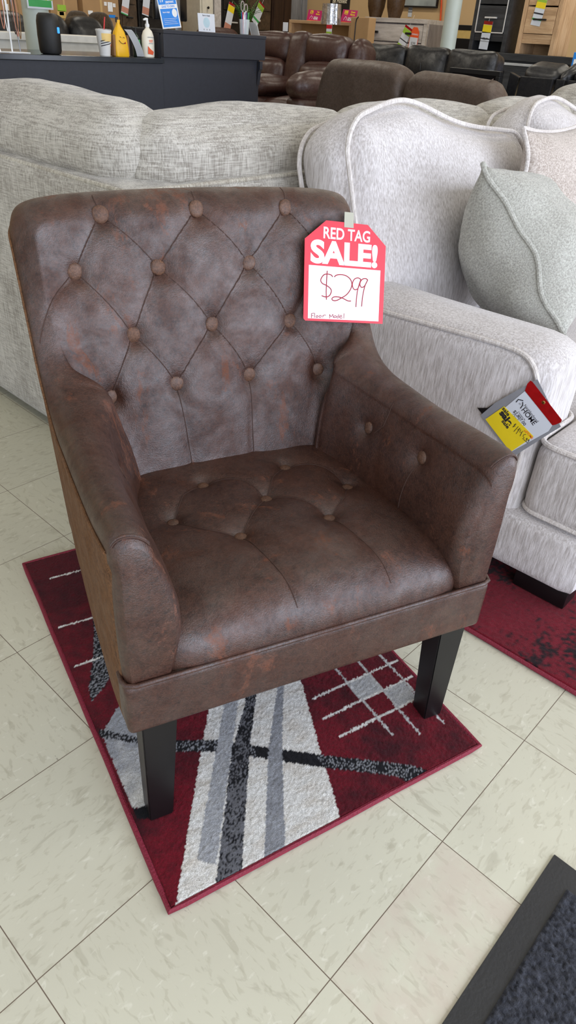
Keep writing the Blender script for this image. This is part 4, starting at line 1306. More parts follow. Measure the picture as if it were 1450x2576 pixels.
# fern in a small pot behind
p = thing('potted_fern', 'small green fern at the right end of the raised desk', 'plant', (-3.66, 4.15, zh + .0005))
obj('pot', lathe([(.030, 0), (.038, .045), (.034, .045), (0, .04)], 20), M['black'], p)
rf = random.Random(5)
for k in range(15):
    a = 2 * pi * k / 15 + rf.uniform(-.2, .2); ln = rf.uniform(.20, .29); bend = rf.uniform(.5, 1.1)
    bm = bmesh.new(); spine = []
    for i in range(15):
        t = i / 14; r_ = ln * t * (.28 + .22 * bend * t); z = .03 + ln * (t * .95 - .42 * bend * t * t)
        spine.append(Vector((r_ * cos(a), r_ * sin(a), z)))
    side = Vector((-sin(a), cos(a), 0))
    for i in range(1, 15):
        wd = .042 * sin(pi * (i / 15) ** .6) + .003
        dv = (spine[i] - spine[i - 1])
        for s in (1, -1):
            b0 = spine[i]; tip = b0 + side * s * wd + dv * .9 + Vector((0, 0, -.004))
            bm.faces.new([bm.verts.new(b0 - dv * .35), bm.verts.new((b0 + tip) / 2 - dv * .25 + Vector((0, 0, .002))), bm.verts.new(tip), bm.verts.new((b0 + tip) / 2 + dv * .35)])
    bmesh.ops.solidify(bm, geom=bm.faces[:], thickness=.0006)
    fr = join(bm, tube(spine, .0012, 5)); obj('frond', fr, M['fern'], p)
# ================================================================== rest of the showroom
def bxp(name, x0, x1, y0, y1, z0, z1, m, parent, bev=.004, **k): return obj(name, box(x0, x1, y0, y1, z0, z1, bev), m, parent, smooth=False, **k)
def vtag(label, c, w, h, rot, facing, bands, hang=None, cat='price tag', nm='price_tag'):
    """hanging vinyl price tag; facing 'y' looks to -y, 'x' looks to +x"""
    t = thing(nm, label, cat)
    R_ = Matrix(((1, 0, 0, 0), (0, 0, -1, 0), (0, 1, 0, 0), (0, 0, 0, 1))) if facing == 'y' else Matrix(((0, 0, 1, 0), (1, 0, 0, 0), (0, 1, 0, 0), (0, 0, 0, 1)))
    t.matrix_world = Matrix.Translation(c) @ R_ @ Matrix.Rotation(rot, 4, 'Z')
    obj('sleeve', flat([(-w / 2, -h / 2), (w / 2, -h / 2), (w / 2, h / 2), (-w / 2, h / 2)], 0, .002), M['paper'], t, smooth=False)
    for n_, m, a, b in bands: obj(n_, flat([(-w / 2, h * (a - .5)), (w / 2, h * (a - .5)), (w / 2, h * (b - .5)), (-w / 2, h * (b - .5))], .002, .001), M[m], t, smooth=False)
    obj('string', tube([(0, h / 2 - .002, .001), (.002, h / 2 + (hang or .05), -.004)], .0015, 6), M['white'], t)
    return t
RB = (('header', 'redclear', .88, 1.0), ('sale_slip', 'yellow', .62, .87), ('print', 'ink_dark', .36, .40), ('print', 'grey', .28, .30))

# ---- two painted steel columns
def column_(label, a, b, X=None, Y=None):
    A, B = pt(*a, X=X, Y=Y), pt(*b, X=X, Y=Y); r = (B - A).length / 2; c = (A + B) / 2
    o = obj('support_column', lathe([(r + .05, 0), (r + .05, .02), (r, .021), (r, RH)], 36), M['column'], None, loc=(c.x, c.y, 0)); o['kind'] = 'structure'
    return o, c, r
_, cL, rL = column_('', (64, 60), (122, 64), X=-4.7)
_, cR, rR = column_('', (1119, 60), (1152, 62), Y=7.6)
# flyer taped to the near column
a, b = pt(66, 20, X=-4.62), pt(131, 26, X=-4.62)
fl = thing('taped_flyer', 'white flyer with yellow pictures and a green band taped to the left column', 'flyer', ((a.x + b.x) / 2 + .03, (a.y + b.y) / 2, a.z))
w = (b - a).length
FR = Matrix(((0, 0, 1, 0), (1, 0, 0, 0), (0, 1, 0, 0), (0, 0, 0, 1)))
fl.matrix_world = Matrix.Translation((cL.x + rL + .004, a.y, a.z)) @ FR
obj('sheet', flat([(0, 0), (w, 0), (w, .30), (0, .30)], 0, .001), M['paper'], fl, smooth=False)
obj('green_band', flat([(.012, .012), (w - .012, .012), (w - .012, .055), (.012, .055)], .001, .0005), M['darkgreen'], fl, smooth=False)
for k in range(4):
    x = .03 + k * (w - .06) / 3.4
    obj('picture', flat([(x, .06), (x + .045, .055), (x + .05, .085), (x + .02, .10), (x, .085)], .0012, .0005), (M['yellow'], M['grey'], M['yellow'], M['green'])[k], fl, smooth=False)
    obj('text_line', box(x, x + .04, .115 + .01 * (k % 2), .122 + .01 * (k % 2), .001, .0016), (M['blue'], M['tagred'], M['blue'], M['ink_dark'])[k], fl, smooth=False)

# ---- white back counter behind the desk, with black and olive seats beyond
A, B = pt(-40, 70, X=-5.2), pt(312, 98, X=-5.2)
wd = thing('white_back_counter', 'white panelled low counter standing behind the black front desk', 'counter', (-5.2, A.y, 0))
L_ = B.y - A.y; zt = 1.055
bxp('panel', -.04, 0, 0, L_ - .12, .0, zt - .05, M['white'], wd); bxp('top', -.45, .03, -.02, L_, zt - .05, zt, M['white'], wd); bxp('end_post', -.3, -.02, L_ - .10, L_ - .04, 0, zt - .05, M['grey'], wd)
def seatback(name, label, cat, y0, y1, X, top, m, n, depth=.85, seat=.46, parts=True, face='x'):
    """simple upholstered sofa facing +x: base, arms, back cushions, seat cushions"""
    t = thing(name, label, cat, (X, (y0 + y1) / 2, 0)); ln = y1 - y0
    def P(nm, sx, sy, sz, c, r=.07, cr=(.02, .02, .02), sd=0): return obj(nm, at(puff(sx, sy, sz, r, cr, 10, .01, 4, sd), *c), m, t)
    P('base', depth, ln - .02, .22, (0, 0, .20), .03)
    for s in (-1, 1): P('armrest', depth, .20, .52, (0, s * (ln / 2 - .10), .35), .08)
    for k in range(n):
        w_ = (ln - .40) / n; yc = -ln / 2 + .2 + w_ * (k + .5)
        P('seat_cushion', depth - .25, w_ - .01, .18, (.08, yc, seat - .08), .06, (.02, .0, .03), k)
        P('back_cushion', .30, w_ - .005, top - seat + .02, (-depth / 2 + .17, yc, (top + seat) / 2), .11, (.05, .01, .03), k + 3)
    for sx in (-1, 1):
        for sy in (-1, 1): obj('foot', box(sx * (depth / 2 - .06) - .025, sx * (depth / 2 - .06) + .025, sy * (ln / 2 - .06) - .025, sy * (ln / 2 - .06) + .025, 0, .10), M['leg'], t)
    return t
A, B = pt(-60, 40, X=-6.4), pt(325, 60, X=-6.4)
seatback('black_sofa', 'black sofa behind the white back counter at the far left', 'sofa', A.y, B.y, -6.4, 1.17, M['sofa_black'], 3)
bxp_ = None
A, B = pt(172, 35, X=-7.4), pt(352, 45, X=-7.4)
seatback('olive_loveseat', 'dark olive loveseat whose rounded backs rise above the black sofa', 'sofa', A.y, B.y, -7.5, 1.225, M['olive'], 2)
# cartons leaning at the left wall
def carton(label, px0, px1, X, top, extra, th=.12, group='tall cartons at the left wall'):
    a, b = pt(px0, 30, X=X), pt(px1, 30, X=X)
    t = thing('cardboard_carton', label, 'carton', (X, a.y, 0), group=group)
    w = b.y - a.y
    bxp('box', -th, 0, 0, w, 0, top, M['card'], t, .006)
    obj('tape', box(.0, .002, w * .47, w * .53, .3, top - .3), M['cardtape'], t, smooth=False)
    for (u0, v0, u1, v1, m, nm) in extra:
        p0, p1 = pt(u0, v1, X=X), pt(u1, v0, X=X)
        obj(nm, box(.002, .004, p0.y - a.y, p1.y - a.y, p0.z, p1.z), M[m], t, smooth=False)
    return t
carton('tan carton at the far left behind the wire lanyard stand', -60, 55, -8.3, 1.75, [(14, 10, 20, 30, 'white', 'label')])
carton('tan carton with a yellow green flyer behind the black speaker', 128, 197, -8.3, 1.8, [(145, 13, 165, 28, 'green', 'flyer'), (145, 28, 164, 45, 'tannotes', 'flyer'), (150, 30, 160, 38, 'darkgreen', 'flyer_picture')])
carton('tan carton dotted with white shipping labels behind the drink cup', 210, 300, -8.3, 1.8, [(222, 27, 233, 36, 'white', 'label'), (272, 6, 282, 29, 'white', 'label'), (284, 9, 290, 18, 'white', 'label'), (262, 5, 268, 14, 'white', 'label'), (274, 38, 290, 44, 'blue', 'blue_print')])
A, B = pt(196, 20, X=-8.4), pt(208, 20, X=-8.4)
t = thing('dark_board', 'narrow dark board upright between two tan cartons', 'board', (-8.42, A.y + .01, 0)); bxp('board', -.04, 0, 0, B.y - A.y - .02, 0, 1.9, M['walnut'], t)

# ---- chests along the left wall
def chest(name, label, px0, px1, X, top, m, drawers, handle, hm, depth=.42, py=30, zb=.0, panel=True):
    a, b = pt(px0, py, X=X), pt(px1, py, X=X); w = b.y - a.y
    t = thing(name, label, 'chest', (X, a.y, 0))
    bxp('carcass', -depth, -.012, 0, w, .0, top - .03, m, t); bxp('top', -depth - .01, .012, -.012, w + .012, top - .03, top, m, t)
    for z0, z1 in drawers:
        d = bxp('drawer', -.012, .006, .03, w - .03, z0 + .008, z1 - .008, m, t)
        zc = (z0 + z1) / 2
        if handle == 'bar': obj('handle', tube([(.006, w * .34, zc), (.03, w * .36, zc), (.03, w * .64, zc), (.006, w * .66, zc)], .010, 8), hm, d)
        else: obj('knob', at(lathe([(.008, 0), (.008, .015), (.018, .022), (.014, .032), (0, .034)], 14), .006, w * .5, zc, ry=pi / 2), hm, d)
    return t, a, w
chest('grey_brown_chest', 'grey brown chest of drawers with a bar handle left of the dark chest', 303, 346, -8.3, 1.72, M['brownwood'], ((.85, 1.10), (1.10, 1.38), (1.38, 1.66)), 'bar', M['black'])
chest('dark_brown_chest', 'dark brown chest with a black bar handle behind the white lotion bottle', 350, 425, -8.3, 1.78, M['blackwood'], ((.85, 1.12), (1.12, 1.42), (1.42, 1.72)), 'bar', M['black'])
vtag('white price tag with pink slip hanging on the grey brown chest', pt(316, 10, X=-8.266), .11, .24, -.25, 'x', (('header', 'redclear', .9, 1.0), ('print', 'darkgreen', .0, .05), ('print', 'pink', .1, .35)))
vtag('white price tag with pink slip hanging on the dark brown chest', pt(368, 10, X=-8.266), .11, .26, -.2, 'x', (('header', 'redclear', .9, 1.0), ('print', 'pink', .05, .35)))
chest('cream_cabinet', 'cream painted cabinet with a dark round knob behind the desk monitor', 505, 538, -8.4, 1.62, M['creamwood'], ((1.05, 1.30), (1.30, 1.56)), 'knob', M['black'])
a, b = pt(540, 30, X=-8.4), pt(557, 30, X=-8.4)
t = thing('pale_cabinet', 'plain pale grey cabinet side between the cream cabinet and black chest', 'cabinet', (-8.4, a.y, 0)); bxp('carcass', -.4, 0, 0, b.y - a.y, 0, 1.9, M['greywood'], t)
chest('black_chest', 'black chest with silver pulls behind the white sign on the desk', 559, 614, -8.4, 1.85, M['blackwood'], ((.85, 1.13), (1.13, 1.42), (1.42, 1.76)), 'bar', M['chrome'])
chest('brown_panel_chest', 'brown chest of drawers behind the fern, right of the black chest', 618, 683, -8.4, 1.9, M['brownwood'], ((.85, 1.2), (1.2, 1.45), (1.45, 1.84)), 'knob', M['chrome'])
a, b = pt(685, 30, X=-8.42), pt(741, 30, X=-8.42)
t = thing('walnut_wardrobe', 'dark walnut wardrobe at the end of the row of chests', 'wardrobe', (-8.42, a.y, 0))
bxp('carcass', -.5, 0, 0, b.y - a.y, 0, 2.1, M['walnut'], t); bxp('door', 0, .015, .03, (b.y - a.y) / 2 - .005, .1, 2.05, M['walnut'], t); bxp('door', 0, .015, (b.y - a.y) / 2 + .005, b.y - a.y - .03, .1, 2.05, M['walnut'], t)
vtag('yellow and white price tag with pink slip hanging on the black chest', pt(577, 45, X=-8.364), .13, .38, -.32, 'x', (('header', 'redclear', .92, 1.0), ('sale_slip', 'yellow', .70, .91), ('print', 'pink', .06, .30), ('print', 'darkgreen', .0, .05)), .03)
vtag('white and lime price tag hanging on the brown chest above the fern', pt(650, 34, X=-8.364), .14, .30, -.55, 'x', (('header', 'redclear', .92, 1.0), ('sale_slip', 'green', .70, .91), ('print', 'darkgreen', .15, .25)), .10)
a, b = pt(537, 72, X=-7.2), pt(606, 74, X=-7.2)
seatback('brown_armchair', 'brown leather chair whose back shows behind the desk signs', 'armchair', a.y - .25, b.y + .35, -7.2, 1.16, M['recliner'], 1)

# ---- brown leather reclining loveseat facing the desk aisle
Yr = 6.0
p0, p1 = pt(640, 85, Y=Yr), pt(905, 100, Y=Yr)
rc = thing('reclining_loveseat', 'dark brown leather reclining loveseat with centre console facing forward beyond the desk', 'sofa', (p0.x, Yr, 0))
def P_(par, nm, m, sx, sy, sz, c, r=.07, cr=(.02, .02, .02), sd=0, rx=0.0, wob=.012): return obj(nm, at(puff(sx, sy, sz, r, cr, 12, wob, 5, sd), c[0], c[1], c[2], rx=rx), m, par)
def rx_(px, py=120, Y=Yr): return pt(px, py, Y=Y).x - p0.x
m_ = M['recliner']
xl0, xl1, xc0, xc1, xr0, xr1, xa = rx_(640), rx_(738), rx_(738), rx_(783), rx_(783), rx_(876), rx_(912)
for k, (u0, u1) in enumerate(((xl0, xl1), (xr0, xr1))):
    P_(rc, 'headrest', m_, u1 - u0 + .02, .26, .27, ((u0 + u1) / 2, .02, 1.04), .075, (.015, .04, .012), 20 + k, -.10)
    P_(rc, 'lumbar_cushion', m_, u1 - u0, .24, .30, ((u0 + u1) / 2, -.10, .80), .10, (.01, .05, .02), 22 + k, -.2)
    P_(rc, 'seat_cushion', m_, u1 - u0, .60, .22, ((u0 + u1) / 2, -.45, .52), .09, (.01, .03, .03), 24 + k)
    P_(rc, 'footrest', m_, u1 - u0 - .02, .16, .38, ((u0 + u1) / 2, -.82, .36), .07, (.01, .03, .02), 26 + k)
P_(rc, 'console_back', m_, xc1 - xc0, .20, .72, ((xc0 + xc1) / 2, -.05, .83), .06, (.01, .03, .02), 28, -.22)
P_(rc, 'console_arm', m_, xc1 - xc0 + .10, .55, .16, ((xc0 + xc1) / 2 - .04, -.48, .72), .07, (.03, .03, .03), 29)
P_(rc, 'console_base', m_, xc1 - xc0 + .02, .60, .55, ((xc0 + xc1) / 2, -.48, .36), .05, (.01, .01, .01), 30)
for k, xx in enumerate((xl0 - .13, xr1 + .05)):
    P_(rc, 'armrest', m_, .24, .85, .22, (xx, -.42, .76), .10, (.03, .03, .03), 31 + k)
    P_(rc, 'arm_base', m_, .20, .86, .62, (xx, -.40, .36), .05, (.01, .01, .01), 33 + k)
P_(rc, 'back_wing', m_, .20, .30, .42, (xa - .10, .12, .93), .09, (.03, .03, .03), 35, -.1)
bxp('base', xl0, xr1, -.72, .15, .03, .30, M['black'], rc)
# swing tag lying on the headrest
t = thing('white_card', 'small white card standing on the left headrest of the reclining loveseat', 'card', pt(718, 78, Y=Yr + .02)); bxp('card', -.035, .035, -.002, .002, -.002, .075, M['paper'], t, .0005)

# ---- dark brown sofa seen from behind
Yb = 4.3
q0, q1 = pt(788, 200, Y=Yb), pt(1277, 235, Y=Yb)
bs = thing('brown_sofa', 'dark grey brown suede sofa seen from behind, nearest beyond the oatmeal sectional', 'sofa', (q0.x, Yb, 0))
Wb = q1.x - q0.x; xs = pt(1012, 170, Y=Yb).x - q0.x
def backpanel(x0, x1, top0, top1, sd, lt=0.0, rt=0.0):
    w = x1 - x0; n = 24
    rows = []
    for i in range(n + 1):
        u = i / n; x = x0 + w * u
        top = top0 + (top1 - top0) * u + .012 * sin(pi * u) - lt * max(0, .14 - u) ** 2 * 14 - rt * max(0, u - .80) ** 2 * 7
        e = min(1, min(u, 1 - u) / .06); ins = .05 * (1 - sqrt(max(0, 1 - (1 - e) ** 2)))
        row = []
        for k in range(9): row.append(Vector((x - .10 * lt * (1 - k / 8) * max(0, 1 - u * 3), ins + .05 * (1 - k / 8) - .02 * sin(pi * k / 8), .12 + (top - .09 - .12) * k / 8)))
        for k in range(1, 13):
            a_ = pi * k / 12
            row.append(Vector((x, ins + .12 - (.12 - ins * .7) * cos(a_), top - .09 + (.09 - ins) * sin(a_))))
        for k in range(1, 6): row.append(Vector((x, .24 + .03 * k / 5, top - .09 - (top - .6) * k / 5)))
        rows.append(row)
    cl = [sum(rows[0], Vector()) / len(rows[0])] * len(rows[0]); cr = [sum(rows[-1], Vector()) / len(rows[-1])] * len(rows[-1])
    bm = grid([cl] + rows + [cr], flip=True); bmesh.ops.remove_doubles(bm, verts=bm.verts[:], dist=1e-5); bmesh.ops.recalc_face_normals(bm, faces=bm.faces[:])
    for v in bm.verts: v.co += Vector((0, 1, .6)) * noise.noise(v.co * 6 + Vector((sd, 0, 0))) * .008
    return bm
zt0, zt1, zt2 = pt(850, 148, Y=Yb).z, pt(1010, 158, Y=Yb).z, pt(1240, 190, Y=Yb).z
c1 = obj('back', backpanel(.02, xs, zt0 - .005, zt0 - .005, 3, 1.0, .15), M['sofa_brown'], bs, angle=80)
c2 = obj('back', backpanel(xs + .004, Wb, zt0 - .03, zt0 - .06, 8, .25, 1.0), M['sofa_brown'], bs, angle=80)
for par, u in ((c1, .13), (c2, Wb - .18)):
    obj('seam', tube([(u, .018 - .012 * sin(pi * k / 10), .3 + (zt0 - .42) * k / 10) for k in range(11)] + [(u, .06, zt0 - .055), (u, .11, zt0 - .04)], .003, 6), M['sofa_brown'], par)
P_(bs, 'seat', M['sofa_brown'], Wb - .2, .7, .34, (Wb / 2, .62, .30), .06)
for s in (.0, Wb): P_(bs, 'armrest', M['sofa_brown'], .22, .85, .52, (s + (.11 if s == 0 else -.11), .55, .36), .08)
for xx in (.08, Wb - .08):
    for yy in (.08, .9): obj('foot', box(xx - .03, xx + .03, yy - .03, yy + .03, 0, .13), M['leg'], bs)

# ---- black leather sofa with three cushions
Yk = 6.9
k0, k3 = pt(922, 125, Y=Yk), pt(1266, 140, Y=Yk)
ks = thing('black_leather_sofa', 'black leather sofa with three loose back cushions beyond the brown sofa', 'sofa', (k0.x, Yk, 0))
edges = [pt(x, 130, Y=Yk).x - k0.x for x in (926, 1033, 1140, 1264)]
for k in range(3):
    w_ = edges[k + 1] - edges[k]
    c = P_(ks, 'back_cushion', M['sofa_black'], w_ - .008, .26, .42, ((edges[k] + edges[k + 1]) / 2, .0, .915), .06, (.02, .05, .008), 40 + k, -.15, .02)
    obj('seam', tube([((edges[k] + edges[k + 1]) / 2 + .02 * sin(z * 9), -.178 + .09 * abs(z - .95) ** 1.2 - .04 * (z - .9), z) for z in [.80 + .025 * i for i in range(9)]], .003, 6), M['sofa_black'], c)
P_(ks, 'back_frame', M['sofa_black'], edges[3] - edges[0], .16, .66, ((edges[3] + edges[0]) / 2, .20, .50), .06)
P_(ks, 'seat_base', M['sofa_black'], edges[3] - edges[0], .80, .40, ((edges[3] + edges[0]) / 2, -.28, .26), .06)
for s in (0, 3): P_(ks, 'armrest', M['sofa_black'], .20, .86, .56, (edges[s] + (-.10 if s == 0 else .10), -.26, .36), .09)
# ---- black leather reclining sofa at the right, its back towards us
Yq = 5.5
e0, e1 = pt(1282, 200, Y=Yq), pt(1560, 200, Y=Yq)
rq = thing('black_reclining_sofa', 'black leather reclining sofa with square back boards at the right edge', 'sofa', (e0.x, Yq, 0))
xs_ = [pt(x, 200, Y=Yq).x - e0.x for x in (1305, 1392, 1420, 1428, 1560)]
ztop = pt(1340, 194, Y=Yq).z
for (a_, b_, dz, dy) in ((xs_[0], xs_[1], 0, 0), (xs_[1] + .004, xs_[2], .0, .02), (xs_[3], xs_[4], .0, 0)):
    obj('back_board', prism([(a_ - .03 * (dy == 0 and a_ == xs_[0]), .08), (b_, .08), (b_, ztop + dz), (a_ + .012, ztop + dz)], .05, 'y', dy, .006), M['sofa_black'], rq, smooth=False)
for k, (a_, b_) in enumerate(((xs_[0] - .02, xs_[1]), (xs_[1] + .003, xs_[2] + .004), (xs_[3], xs_[4]))):
    P_(rq, 'head_cushion', M['sofa_black'], b_ - a_, .24, .15, ((a_ + b_) / 2, .20, ztop + .012), .06, (.01, .03, .008), 50 + k, .25, .018)
P_(rq, 'seat_base', M['sofa_black'], xs_[4] - xs_[0], .8, .36, ((xs_[4] + xs_[0]) / 2, .58, .26), .05)
obj('end_board', prism([(-.055, .06), (.0, .06), (xs_[0] - .012, ztop - .01), (xs_[0] - .10, ztop + .02)], .05, 'y', .03, .005), M['sofa_black'], rq, smooth=False)
for xx in (xs_[0] + .06, xs_[4] - .1):
    for yy in (.22, .9): obj('foot', box(xx - .03, xx + .03, yy - .03, yy + .03, 0, .10), M['leg'], rq)
# framed black panel (a bed end) between the two
f0_, f1_ = pt(1190, 240, Y=5.36), pt(1262, 180, Y=5.36)
t = thing('black_mirror_frame', 'black framed panel standing between the brown sofa and black recliner', 'frame', (f0_.x - .25, 5.36, 0))
wF = f1_.x - f0_.x + .25
bxp('panel', .03, wF - .03, .0, .02, .03, f1_.z - .03, M['screen'], t); bxp('rail', 0, wF, -.012, .03, f1_.z - .035, f1_.z, M['black'], t); bxp('rail', 0, wF, -.012, .03, .0, .035, M['black'], t)
for xx in (0, wF - .035): bxp('stile', xx, xx + .035, -.012, .03, .035, f1_.z - .035, M['black'], t)

# ---- grey dresser and vases
Yg = 8.7
a, b = pt(920, 40, Y=Yg), pt(1077, 51, Y=Yg); w = b.x - a.x; zt = (a.z + b.z) / 2
gd = thing('grey_dresser', 'tall greywashed wood dresser with black pulls below the brown vases', 'dresser', (a.x, Yg, 0))
bxp('carcass', .025, w - .025, .02, .46, .06, zt - .05, M['greyside'], gd); bxp('top', 0, w, -.01, .47, zt - .05, zt, M['greywood'], gd)
for xx in (0, w - .05): bxp('stile', xx, xx + .05, -.005, .05, 0, zt - .05, M['greywood'], gd)
bxp('side_panel', w - .012, w + .006, .05, .46, .02, zt - .05, M['greyside'], gd)
zz0 = zt - .065; hh = pt(925, 46, Y=Yg).z - pt(922, 92, Y=Yg).z
for r_ in range(4):
    z1 = zz0 - r_ * hh; z0 = z1 - hh + .015
    d = bxp('drawer', .06, w - .06, .0, .02, max(.08, z0), z1, M['greywood'], gd)
    for hx in (.20, .74): obj('handle', box(w * hx - .045, w * hx + .045, -.03, 0, (z0 + z1) / 2 - .012, (z0 + z1) / 2 + .012, .004), M['black'], d, smooth=False)
for k, (px, wpx, lab) in enumerate(((945, 36, 'brown ribbed ceramic vase at the left on the grey dresser'), (993, 37, 'brown ribbed ceramic vase at the right on the grey dresser'))):
    c = pt(px, 40, Y=Yg + .2); r_ = (pt(px + wpx / 2, 20, Y=Yg + .2) - pt(px - wpx / 2, 20, Y=Yg + .2)).length / 2
    v = thing('vase', lab, 'vase', (c.x, Yg + .2, zt), group='brown vases on the grey dresser')
    bm = lathe([(r_ * .62, 0), (r_ * .66, .01), (r_ * .92, .12), (r_, .22), (r_ * .86, .34), (r_ * .45, .41), (r_ * .40, .45), (r_ * .52, .48), (r_ * .46, .48), (r_ * .3, .42), (0, .41)], 44)
    for vv in bm.verts:
        an = math.atan2(vv.co.y, vv.co.x); f_ = 1 + .012 * cos(22 * an); vv.co.x *= f_; vv.co.y *= f_
    obj('body', bm, M['vase'], v)
vtag('lime and white price tag hanging on the grey dresser', pt(1018, 96, Y=Yg - .006), .125, .27, -.42, 'y', (('header', 'redclear', .9, 1.0), ('sale_slip', 'green', .66, .89), ('print', 'ink_dark', .38, .42), ('print', 'green', .10, .2)), .14)
# orange clearance card
c = pt(1042, 97, Y=Yg - .006)
t = thing('clearance_card', 'orange CLEARANCE card with a white price panel on the grey dresser', 'sign'); t.matrix_world = Matrix.Translation((c.x, Yg - .006, c.z)) @ Matrix(((1, 0, 0, 0), (0, 0, -1, 0), (0, 1, 0, 0), (0, 0, 0, 1))) @ Matrix.Rotation(-.06, 4, 'Z')
w2, h2 = .125, .245
obj('card', flat([(-w2 / 2 * 1.1, -h2 / 2), (w2 / 2 * 1.1, -h2 / 2), (w2 / 2 * 1.1, h2 / 2 - .05), (.03, h2 / 2), (-.03, h2 / 2), (-w2 / 2 * 1.1, h2 / 2 - .05)], 0, .002), M['orange'], t, smooth=False)
obj('price_panel', flat([(-w2 / 2, -h2 / 2 + .012), (w2 / 2, -h2 / 2 + .012), (w2 / 2, .012), (-w2 / 2, .012)], .002, .001), M['paper'], t, smooth=False)
tx('CLEARANCE', 0, .045, .024, M['paper'], t, .02, .0022, .85); tx('$299', .0, -.055, .045, M['ink_dark'], t, 0, .0032, .75)
# framed picture on the back wall
a, b = pt(1008, 14, Y=RY1 - .03), pt(1102, 21, Y=RY1 - .03)
pc = thing('framed_picture', 'grey abstract picture in a black frame on the tan wall', 'picture', (a.x - .1, RY1 - .035, b.z)); w = b.x - a.x + .1
bxp('canvas', .02, w - .02, -.012, 0, .02, .6, plain('abstract_grey', (150, 158, 158), .6, var=.35, vscale=4), pc)
for x0, x1, z0, z1 in ((0, w, 0, .022), (0, w, .598, .62), (0, .022, .022, .598), (w - .022, w, .022, .598)): bxp('frame', x0, x1, -.03, .005, z0, z1, M['black'], pc)
vtag('small white paper ticket hanging below the framed picture', pt(1033, 27, Y=RY1 - .004), .07, .15, 0, 'y', (('print', 'grey', .35, .45), ('print', 'ink_dark', .6, .66)), .03, 'ticket', 'paper_ticket')
# orange extension cord running down the wall beside the column
cp = [pt(x, y, Y=RY1 - .02) for x, y in ((1112, -40), (1111, 10), (1108, 60), (1104, 125), (1103, 170))]
t = tag(obj('extension_cord', tube(spline([tuple(p_) for p_ in cp], 6), .012, 8), M['cord']), 'thin orange cord hanging down the tan wall beside the right column', 'cord')

# ---- headboard shelf with signs, lamp, sign art, carton
Yh = 8.0
a, b = pt(728, 46, Y=Yh), pt(886, 60, Y=Yh)
hb = thing('bookcase_headboard', 'light oak bookcase headboard standing behind the reclining loveseat', 'headboard', (a.x, Yh, 0)); w = b.x - a.x; zt = (a.z + b.z) / 2
bxp('shelf', 0, w, 0, .26, zt - .035, zt, M['oak'], hb); bxp('back_panel', .03, w - .03, .22, .26, .3, zt - .035, M['card'], hb)
for xx in (0, w - .045): bxp('side', xx, xx + .045, 0, .26, 0, zt - .035, M['oak_z'], hb)
bxp('sticker', w * .82, w * .82 + .10, .216, .222, zt - .28, zt - .22, M['orange'], hb)
def pinksign(label, p, num, word, m, px):
    A_, B_, C_ = [pt(x, y, Y=Yh + .05) for x, y in px]
    t = thing('mattress_sign', label, 'sign', group='pink mattress price signs on the headboard'); w_ = (B_ - A_).length; h_ = C_.z - A_.z
    t.matrix_world = Matrix.Translation((A_.x, Yh + .05, zt + .002)) @ Matrix(((1, .10, 0, 0), (0, .25, -1, 0), (0, 1, .25, 0), (0, 0, 0, 1)))
    obj('board', flat([(0, 0), (w_, 0), (w_, h_), (0, h_)], 0, .004), M[m], t, smooth=False)
    tx('$' + num, w_ * .26, h_ * .74, h_ * .48, M['yellow'], t, .04, .0042, .68); tx(word, w_ * .72, h_ * .84, h_ * .21, M['yellow'], t, .03, .0042, .95); tx('Mattress', w_ * .72, h_ * .64, h_ * .20, M['yellow'], t, .03, .0042, .85)
    tx('Neighborhood', w_ * .62, h_ * .38, h_ * .12, M['white'], t, .02, .0042, .9); tx('HOME', w_ * .62, h_ * .22, h_ * .25, M['white'], t, .05, .0042, .95)
    obj('house_logo', tube([(w_ * .20, h_ * .16, .0044), (w_ * .23, h_ * .34, .0044), (w_ * .30, h_ * .46, .0044), (w_ * .37, h_ * .34, .0044), (w_ * .36, h_ * .16, .0044)], h_ * .022, 6), M['white'], t)
    obj('base_strip', flat([(w_ * .08, .0), (w_ * .94, .0), (w_ * .94, h_ * .06), (w_ * .08, h_ * .06)], .004, .001), M['orange'], t, smooth=False)
pinksign('dark pink sign reading $79 Twin Mattress on the oak headboard', None, '79', 'Twin', 'magenta', ((772, 50), (808, 53), (781, 23)))
pinksign('bright pink sign reading $99 Queen Mattress right of the foil lamp', None, '99', 'Queen', 'magenta', ((857, 54), (895, 57), (861, 22)))
# lamp wrapped in foil, standing on a low night table behind the loveseat
lt_, lb_ = pt(835, 10, Y=Yh - .25), pt(835, 62, Y=Yh - .25); rl = (pt(855, 40, Y=Yh - .25) - pt(817, 40, Y=Yh - .25)).length / 2
nt_ = thing('night_table', 'small dark night table under the foil lamp behind the reclining loveseat', 'table', (lb_.x, Yh - .27, 0)); bxp('top', -.22, .22, -.18, .18, .62, .65, M['walnut'], nt_)
for sx in (-.19, .19):
    for sy in (-.15, .15): bxp('leg', sx - .02, sx + .02, sy - .02, sy + .02, 0, .62, M['walnut'], nt_)
lp = thing('table_lamp', 'table lamp with crinkled silver foil shade between the two pink signs', 'lamp', (lb_.x, Yh - .27, .65))
hz0, hz1 = lb_.z - .65, lt_.z - .65
bm = lathe([(rl, hz0), (rl * 1.0, hz0 + .02), (rl * .93, hz1), (rl * .90, hz1), (rl * .96, hz0 + .01)], 60)
for v in bm.verts:
    an = math.atan2(v.co.y, v.co.x); f_ = 1 + .03 * noise.noise(Vector((an * 6, v.co.z * 9, 2))) + .015 * sin(an * 17 + v.co.z * 8); v.co.x *= f_; v.co.y *= f_
obj('shade', bm, M['foil'], lp, angle=25)
obj('stem', lathe([(.10, 0), (.10, .02), (.03, .05), (.022, .2), (.05, hz0 * .55), (.055, hz0 * .7), (.02, hz0 - .06), (.018, hz0 + .12), (0, hz0 + .12)], 28), M['slate'], lp)
c = pt(826, 76, Y=Yh - .42)
